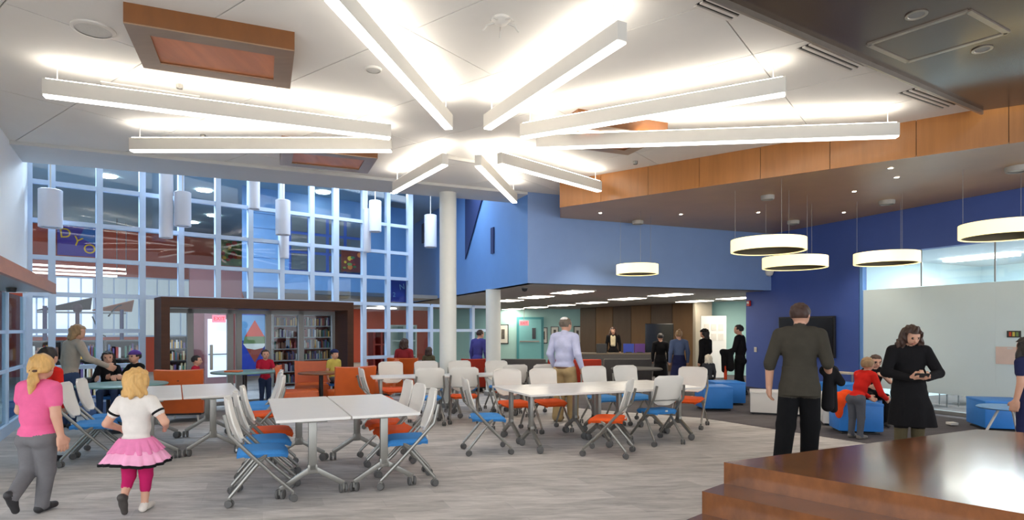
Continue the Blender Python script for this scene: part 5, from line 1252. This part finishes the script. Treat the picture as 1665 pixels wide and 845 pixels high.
person('small girl in white top, pink layered skirt and magenta leggings, curly blond hair', XY(222, 5.1), (-.05, 1), 1.20, .0075, child=.8, fat=1.08, top=white_t, pants=magenta, shoe=white_shoe, shoeL=mat('dark_sole', (70, 64, 60), .7, noise=.15, nscale=20), arm_skin=.75, calf_skin=True, hair=('bob', 'gold'), head=(-.1, .0, -.06),
       j=dict(anR=(.055, .0, .05), knR=(.055, .02, .25), knL=(-.05, .0, .25), anL=(-.03, -.10, .12), toeL=(0, .35, -.92), elL=(-.20, -.01, .62), wrL=(-.155, .10, .565), elR=(.20, -.01, .63), wrR=(.15, .10, .585)), extra=tutu)
# woman in beige by the window
person('woman in beige sweater and jeans leaning by the left windows', XY(113, 9.45), (.45, .9), 1.60, .011, top=beige_c, pants=jeans, hair=('bob', 'sandy'), lean=.12, head=(-.6, .1, 0), j=dict(elR=(.19, .06, .68), wrR=(.22, .22, .60)))
# child in red behind the girl in pink
person('child in red jacket half hidden behind the girl in pink', XY(76, 7.0), (.1, 1), 1.33, .012, child=.6, top=red_c, pants=jeans, hair=('short', 'dark'))
# two children at the window, seated
sit = dict(knL=(-.07, .24, .27), knR=(.07, .24, .27), anL=(-.07, .22, .05), anR=(.07, .22, .05))
def sitj(z, **k):
    d = dict(knL=(-.08, .25, z), knR=(.08, .25, z), anL=(-.08, .24, .06), anR=(.08, .24, .06)); d.update(k); return d
def stool(loc, label, z):
    o = thing('stool', label, 'stool', loc); MB().lathe((0, 0, 0), [(0, z-.05), (.17, z-.05), (.18, z-.03), (.17, z), (0, z)], 24).build('seat', M_cube, o, smooth=.6)
    MB().lathe((0, 0, 0), [(0, 0), (.17, 0), (.17, .02), (.03, .04), (.03, z-.05)], 20).build('pedestal', M_dark_pl, o, smooth=.6)
def seated(label, loc, face, h, zs, stool_label, **k):
    if stool_label: stool(loc, stool_label, zs)
    drop = k.pop('drop', None); child = k.get('child', 0); base = .50+(.45-.50)*child
    hz = (zs+.062*h*k.get('fat', 1))/h
    j = k.pop('j', {}); return person(label, loc, face, h, hip_drop=base-hz, j=sitj(hz, **j), **k)
def bow(o, e):
    for x in (-.035, .035): MB().lathe(e['hp'](.2, -.6, .7), [(.004, 0), (.03, .03), (.026, .05), (0, .055)], 10, axis=(x, 0, .01)).build('hair_bow', cloth('green_bow', (40, 170, 140)), o, smooth=.8)
arms_table = dict(elL=(-.16, .12, .56), wrL=(-.10, .28, .60), elR=(.16, .12, .56), wrR=(.12, .28, .60))
seated('child in black with a green hair bow sitting at the window', XY(176, 10.0), (.5, -.85), 1.22, .44, 'stool under the child with the green bow', res=.012, child=.7, top=black_c, pants=jeans, hair=('bob', 'dark'), j=arms_table, faceon=True, extra=bow)
seated('child in black with a purple cap sitting at the window', XY(221, 10.2), (-.3, -.95), 1.24, .44, 'stool under the child with the purple cap', res=.012, child=.7, top=black_c, pants=jeans, hair=('short', 'dark'), j=arms_table, faceon=True, extra=cap_extra(cloth('purple_cap', (88, 60, 130))))
# children by the entrance
person('boy in crimson shirt behind the orange lounge chair', XY(318, 11.0), (.9, .2), 1.06, .013, child=.8, top=crim, pants=jeans, hair=('short', 'dark'), faceon=True)
person('child in crimson shirt reaching out before the entrance glass', XY(431, 12.1), (.55, -.8), 1.13, .012, child=.7, top=crim, pants=jeans, arm_skin=.75, hair=('short', 'brown'), faceon=True, j=dict(elL=(-.15, .09, .60), wrL=(-.1, .23, .62), elR=(.15, .09, .60), wrR=(.1, .23, .62)))
seated('child in yellow shirt and blue cap sitting between lounge chairs', XY(543, 12.35), (.7, -.5), 1.15, .44, 'stool under the child in yellow', res=.012, child=.7, top=yellow_c, pants=greyt, arm_skin=.75, hair=('short', 'dark'), faceon=True, extra=cap_extra(navy))
# far people before the low panes
seated('person in maroon sitting in an orange lounge chair, seen from behind', XY(657, 14.15), (.2, 1), 1.5, .45, None, res=.014, child=.2, top=maroon, pants=jeans, hair=('bob', 'brown'), fingers=False)
person('person in olive coat standing near the window beyond the far tables', XY(697, 14.6), (.2, 1), 1.10, .014, child=.6, top=camo, pants=blackp, hair=('bob', 'brown'), fingers=False)
person('adult in purple blue jacket between the two columns, leaning down', XY(776, 14.9), (.5, .8), 1.52, .013, top=purple, pants=blackp, hair=('short', 'brown'), lean=.15, head=(-.4, 0, 0), fingers=False)
# man in pale lavender shirt
def kippah(o, e):
    G_ = Fig(); r = e['hr']*e['S']; G_.ell(e['hp'](0, -.28, .42), (r*.74, r*.84, r*.78), cloth('white_cap', (226, 224, 220)), .01, 0, e['RhN']); z = e['hp'](0, -.3, .75)[2]
    link('skullcap', G_.mesh('skullcap', .01, lambda P_: z-P_[..., 2]), o)
person('man in pale lavender shirt, khaki trousers and white skullcap walking away', XY(918, 10.1), (.55, .85), 1.72, .009, fat=1.14, bag=1.3, top=lav, pants=khaki, shoe=mat('brown_shoe', (120, 88, 60), .5, noise=.1, nscale=14), hair=('short', 'grey'), collar=lav, belt=mat('brown_belt', (110, 72, 46), .5, noise=.05, nscale=9), head=(-.35, 0, 0),
       j=dict(anL=(-.05, -.05, .05), anR=(.06, .06, .048), knR=(.06, .05, .27), elR=(.155, -.03, .655), wrR=(.17, .03, .53), elL=(-.15, -.02, .655), wrL=(-.15, .06, .53)), extra=kippah)
# reception area people
person('woman with pale scarf behind the reception desk', XY(997, 20.6), (-.2, -1), 1.58, .016, top=black_c, pants=blackp, hair=('long', 'brown'), faceon=True, fingers=False, extra=lambda o, e: link('scarf', (lambda G_: (G_.cap(e['pt'](e['tb'](-.03, .07, e['shz'])), e['pt'](e['tb'](-.02, .09, e['shz']-.18)), .04, .05, cloth('cream_scarf', (206, 192, 160)), .02, 0), G_.cap(e['pt'](e['tb'](.03, .07, e['shz'])), e['pt'](e['tb'](.02, .09, e['shz']-.18)), .04, .05, cloth('cream_scarf', (206, 192, 160)), .02, 0), G_.mesh('scarf', .016))[-1])(Fig()), o))
def longcoat(m, zlo=.22, r0=.10, r1=.14):
    def fn(F_, S_, hz, tb): F_.stack((0, 0, 0), [(zlo*S_, r1*S_, r1*.8*S_, 0, 0), ((hz+.02)*S_, r0*S_, r0*.75*S_, 0, 0), ((hz+.1)*S_, r0*.9*S_, r0*.68*S_, 0, 0)], m, .02*S_, 0)
    return fn
person('person in black coat before the dark television, seen from behind', XY(1074, 15.8), (.1, 1), 1.42, .016, top=black_c, pants=blackp, hair=('short', 'dark'), coat=longcoat(black_c), fingers=False)
person('woman in denim jacket with a blond bun, seen from behind', XY(1104, 14.6), (.0, 1), 1.50, .013, top=denim, pants=navy, hair=('bun', 'sandy'), coat=longcoat(navy, .25, .098, .15), fingers=False)
person('woman in black coat and hat beside the white board', XY(1147, 14.2), (-.6, .7), 1.53, .013, top=black_c, pants=blackp, hair=('bob', 'dark'), coat=longcoat(black_c, .3), fingers=False, head=(.5, 0, 0), extra=cap_extra(black_c), j=dict(elR=(.16, .02, .66), wrR=(.18, .1, .56)))
person('small blond child in dark clothes before the woman in black', XY(1152, 13.2), (.1, 1), .98, .013, child=.8, top=charcoal, pants=blackp, hair=('bob', 'pale'), fingers=False)
def black_man_x(o, e):
    G_ = Fig(); w = Vector(e['pt'](e['J']['wrL'])); G_.cap(w+Vector((-.02, -.14, .0)), w+Vector((.0, .08, .0)), .06, .07, black_c, .03, 0); G_.cap(w+Vector((-.02, -.10, -.02)), w+Vector((-.04, -.12, -.36)), .07, .09, black_c, .04, 0); G_.cap(w+Vector((0, .05, -.02)), w+Vector((.0, .03, -.42)), .065, .07, black_c, .04, 0); link('folded_coat', G_.mesh('folded_coat', .02), o)
    G_ = Fig(); G_.cap(w+Vector((-.03, .0, -.34)), w+Vector((-.03, .0, -.62)), .04, .035, cloth('orange_scarf', (220, 80, 50)), .01, 0); link('orange_scarf', G_.mesh('orange_scarf', .02), o)
person('man in black jacket holding a coat beside the blue wall', XY(1203, 14.05), (-.75, .6), 1.63, .013, top=black_c, pants=blackp, hair=('short', 'dark'), head=(.3, 0, 0), fingers=False, j=dict(elL=(-.15, .03, .655), wrL=(-.14, .15, .62), anL=(-.06, .06, .048), anR=(.06, -.05, .048)), extra=black_man_x)
# man in dark olive shirt, right foreground
def olive_x(o, e):
    w = Vector(e['pt'](e['J']['wrR'])); G_ = Fig()
    G_.cap(w+Vector((-.04, -.05, .045)), w+Vector((.04, .1, .03)), .055, .07, black_c, .03, 0); G_.cap(w+Vector((.05, .02, .03)), w+Vector((.12, -.02, -.08)), .05, .045, black_c, .03, 0); G_.cap(w+Vector((0, -.03, .0)), w+Vector((-.01, -.06, -.34)), .05, .065, black_c, .03, 0); G_.cap(w+Vector((.03, .05, .0)), w+Vector((.05, .03, -.38)), .05, .045, black_c, .03, 0)
    link('draped_jacket', G_.mesh('draped_jacket', .01), o)
person('man in dark olive shirt and black trousers with a jacket over his arm', XY(1300, 6.6), (.42, .9), 1.81, .0075, fat=1.1, bag=1.22, hem=.045, top=dark_green, pants=blackp, arm_skin=.5, hair=('short', 'brown'), collar=dark_green, head=(-.45, 0, 0), curl=.35,
       j=dict(elL=(-.165, -.015, .645), wrL=(-.17, .02, .50), elR=(.15, -.01, .655), wrR=(.16, .11, .575), anL=(-.10, -.12, .048), knL=(-.075, -.02, .27), anR=(.05, .05, .048), knR=(.06, .05, .27)), extra=olive_x)
# boys at the blue cube
G_ = Fig(); oc = cloth('orange_cloth', (232, 78, 30))
for c_, r_ in (((0, 0, .09), (.15, .12, .09)), ((.09, .03, .14), (.09, .09, .07)), ((-.08, -.08, .03), (.09, .08, .10)), ((-.1, -.12, -.08), (.06, .04, .12))): G_.ell(c_, r_, oc, .03, 0)
jk = link('draped_coat', G_.mesh('draped_coat', .012), None, XY(1368, 8.9)+ZZ*.44); tag(jk, 'orange coat thrown over the blue cube beside the boy in red', 'coat')
person('boy in red jacket and grey trousers bending over the blue cube', XY(1392, 8.5), (.93, .36), 1.2, .009, child=.6, top=red_c, pants=greyt, shoe=mat('grey_shoe', (110, 104, 98), .6, noise=.1, nscale=14), hair=('short', 'sandy'), lean=.5, head=(.2, -.5, 0),
       j=dict(elL=(-.15, .22, .55), wrL=(-.10, .33, .47), elR=(.15, .22, .53), wrR=(.13, .33, .47)))
seated('boy in black shirt and glasses crouching behind the boy in red', XY(1418, 9.75), (-.25, -.95), 1.28, .40, 'low stool under the boy in black', res=.009, child=.5, top=black_c, pants=blackp, arm_skin=.75, hair=('short', 'brown'), faceon=True, lean=.25, head=(.1, .1, 0), j=dict(elL=(-.17, .1, .55), wrL=(-.07, .2, .62), elR=(.17, .12, .52), wrR=(.08, .25, .5)),
       extra=lambda o, e: [MB().lathe(e['hp'](sg*.3, .86, .05), [(.022, 0), (.026, .004), (.026, 0), (.022, -.002)], 16, axis=(0, 1, 0)).build('spectacles', M_dark_pl, o) for sg in (-1, 1)])
# woman with phone
def phone_x(o, e):
    a, b = Vector(e['pt'](e['J']['wrL'])), Vector(e['pt'](e['J']['wrR'])); c = (a+b)/2+Vector((0, .075, .035))
    q = tag(MB().box((0, 0, 0), (.15, .012, .075), bev=.004).build('phone', M_dark_pl), 'phone with a greenish screen held by the woman in black', 'phone')
    q.matrix_world = Matrix.Translation(e['world'] @ c) @ (e['world'].to_3x3() @ Matrix.Rotation(-.9, 3, 'X')).to_4x4()
    s = MB().box((0, -.0068, 0), (.135, .002, .064)).build('screen', mat('phone_screen', (90, 170, 150), .2, emit=(100, 190, 170), est=.5), q)
    G_ = Fig(); G_.ell(Vector(e['pt']((-.09, .06, .37))), (.03, .03, .05), mat('silver', (180, 178, 172), .3, metal=.8), .01, 0); link('bag_clasp', G_.mesh('bag_clasp', .01), o)
def coat_w(F_, S_, hz, tb):
    F_.stack((0, 0, 0), [(.25*S_, .165*S_, .13*S_, -.03*S_, -.01*S_), (.40*S_, .14*S_, .115*S_, -.015*S_, 0), ((hz+.02)*S_, .108*S_, .085*S_, 0, 0), ((hz+.16)*S_, .10*S_, .075*S_, 0, 0)], black_c, .03*S_, 0, .04, 7)
wf = Vector((-.25, -.97, 0)).normalized(); wloc = XY(1478, 7.2)
Mw = Matrix.Translation(wloc) @ Matrix.Rotation(math.atan2(-wf.x, wf.y), 4, 'Z')
def phone_wrap(o, e): e['world'] = Mw; phone_x(o, e)
person('woman in long black coat looking down at a phone', wloc, wf, 1.57, .0075, fat=1.2, top=black_c, pants=camo, hair=('long', 'brown'), faceon=True, head=(.15, .42, 0), coat=coat_w, curl=.55,
       j=dict(elL=(-.175, .06, .655), wrL=(-.05, .20, .625), elR=(.175, .06, .655), wrR=(.06, .205, .625)), palm=dict(L=(.1, -.4, 1), fL=(.8, .5, .25), R=(-.1, -.4, 1), fR=(-.8, .5, .25)), extra=phone_wrap)
# seated person cut by the right edge
def long_black(o, e):
    G_ = Fig(); 
    for x in (-.09, 0, .09): G_.cap(Vector(e['hp'](x*6, -.5, -.2)), Vector(e['hp'](x*8, -.8, -2.6)), .07, .06, HAIRC['dark'], .04, 0)
    link('long_hair', G_.mesh('long_hair', .012), o)
person('person with long black hair and navy top cut by the right edge', XY(1672, 7.0), (-.4, .9), 1.42, .010, top=navy, pants=navy, arm_skin=.75, hair=('long', 'dark'), extra=long_black)
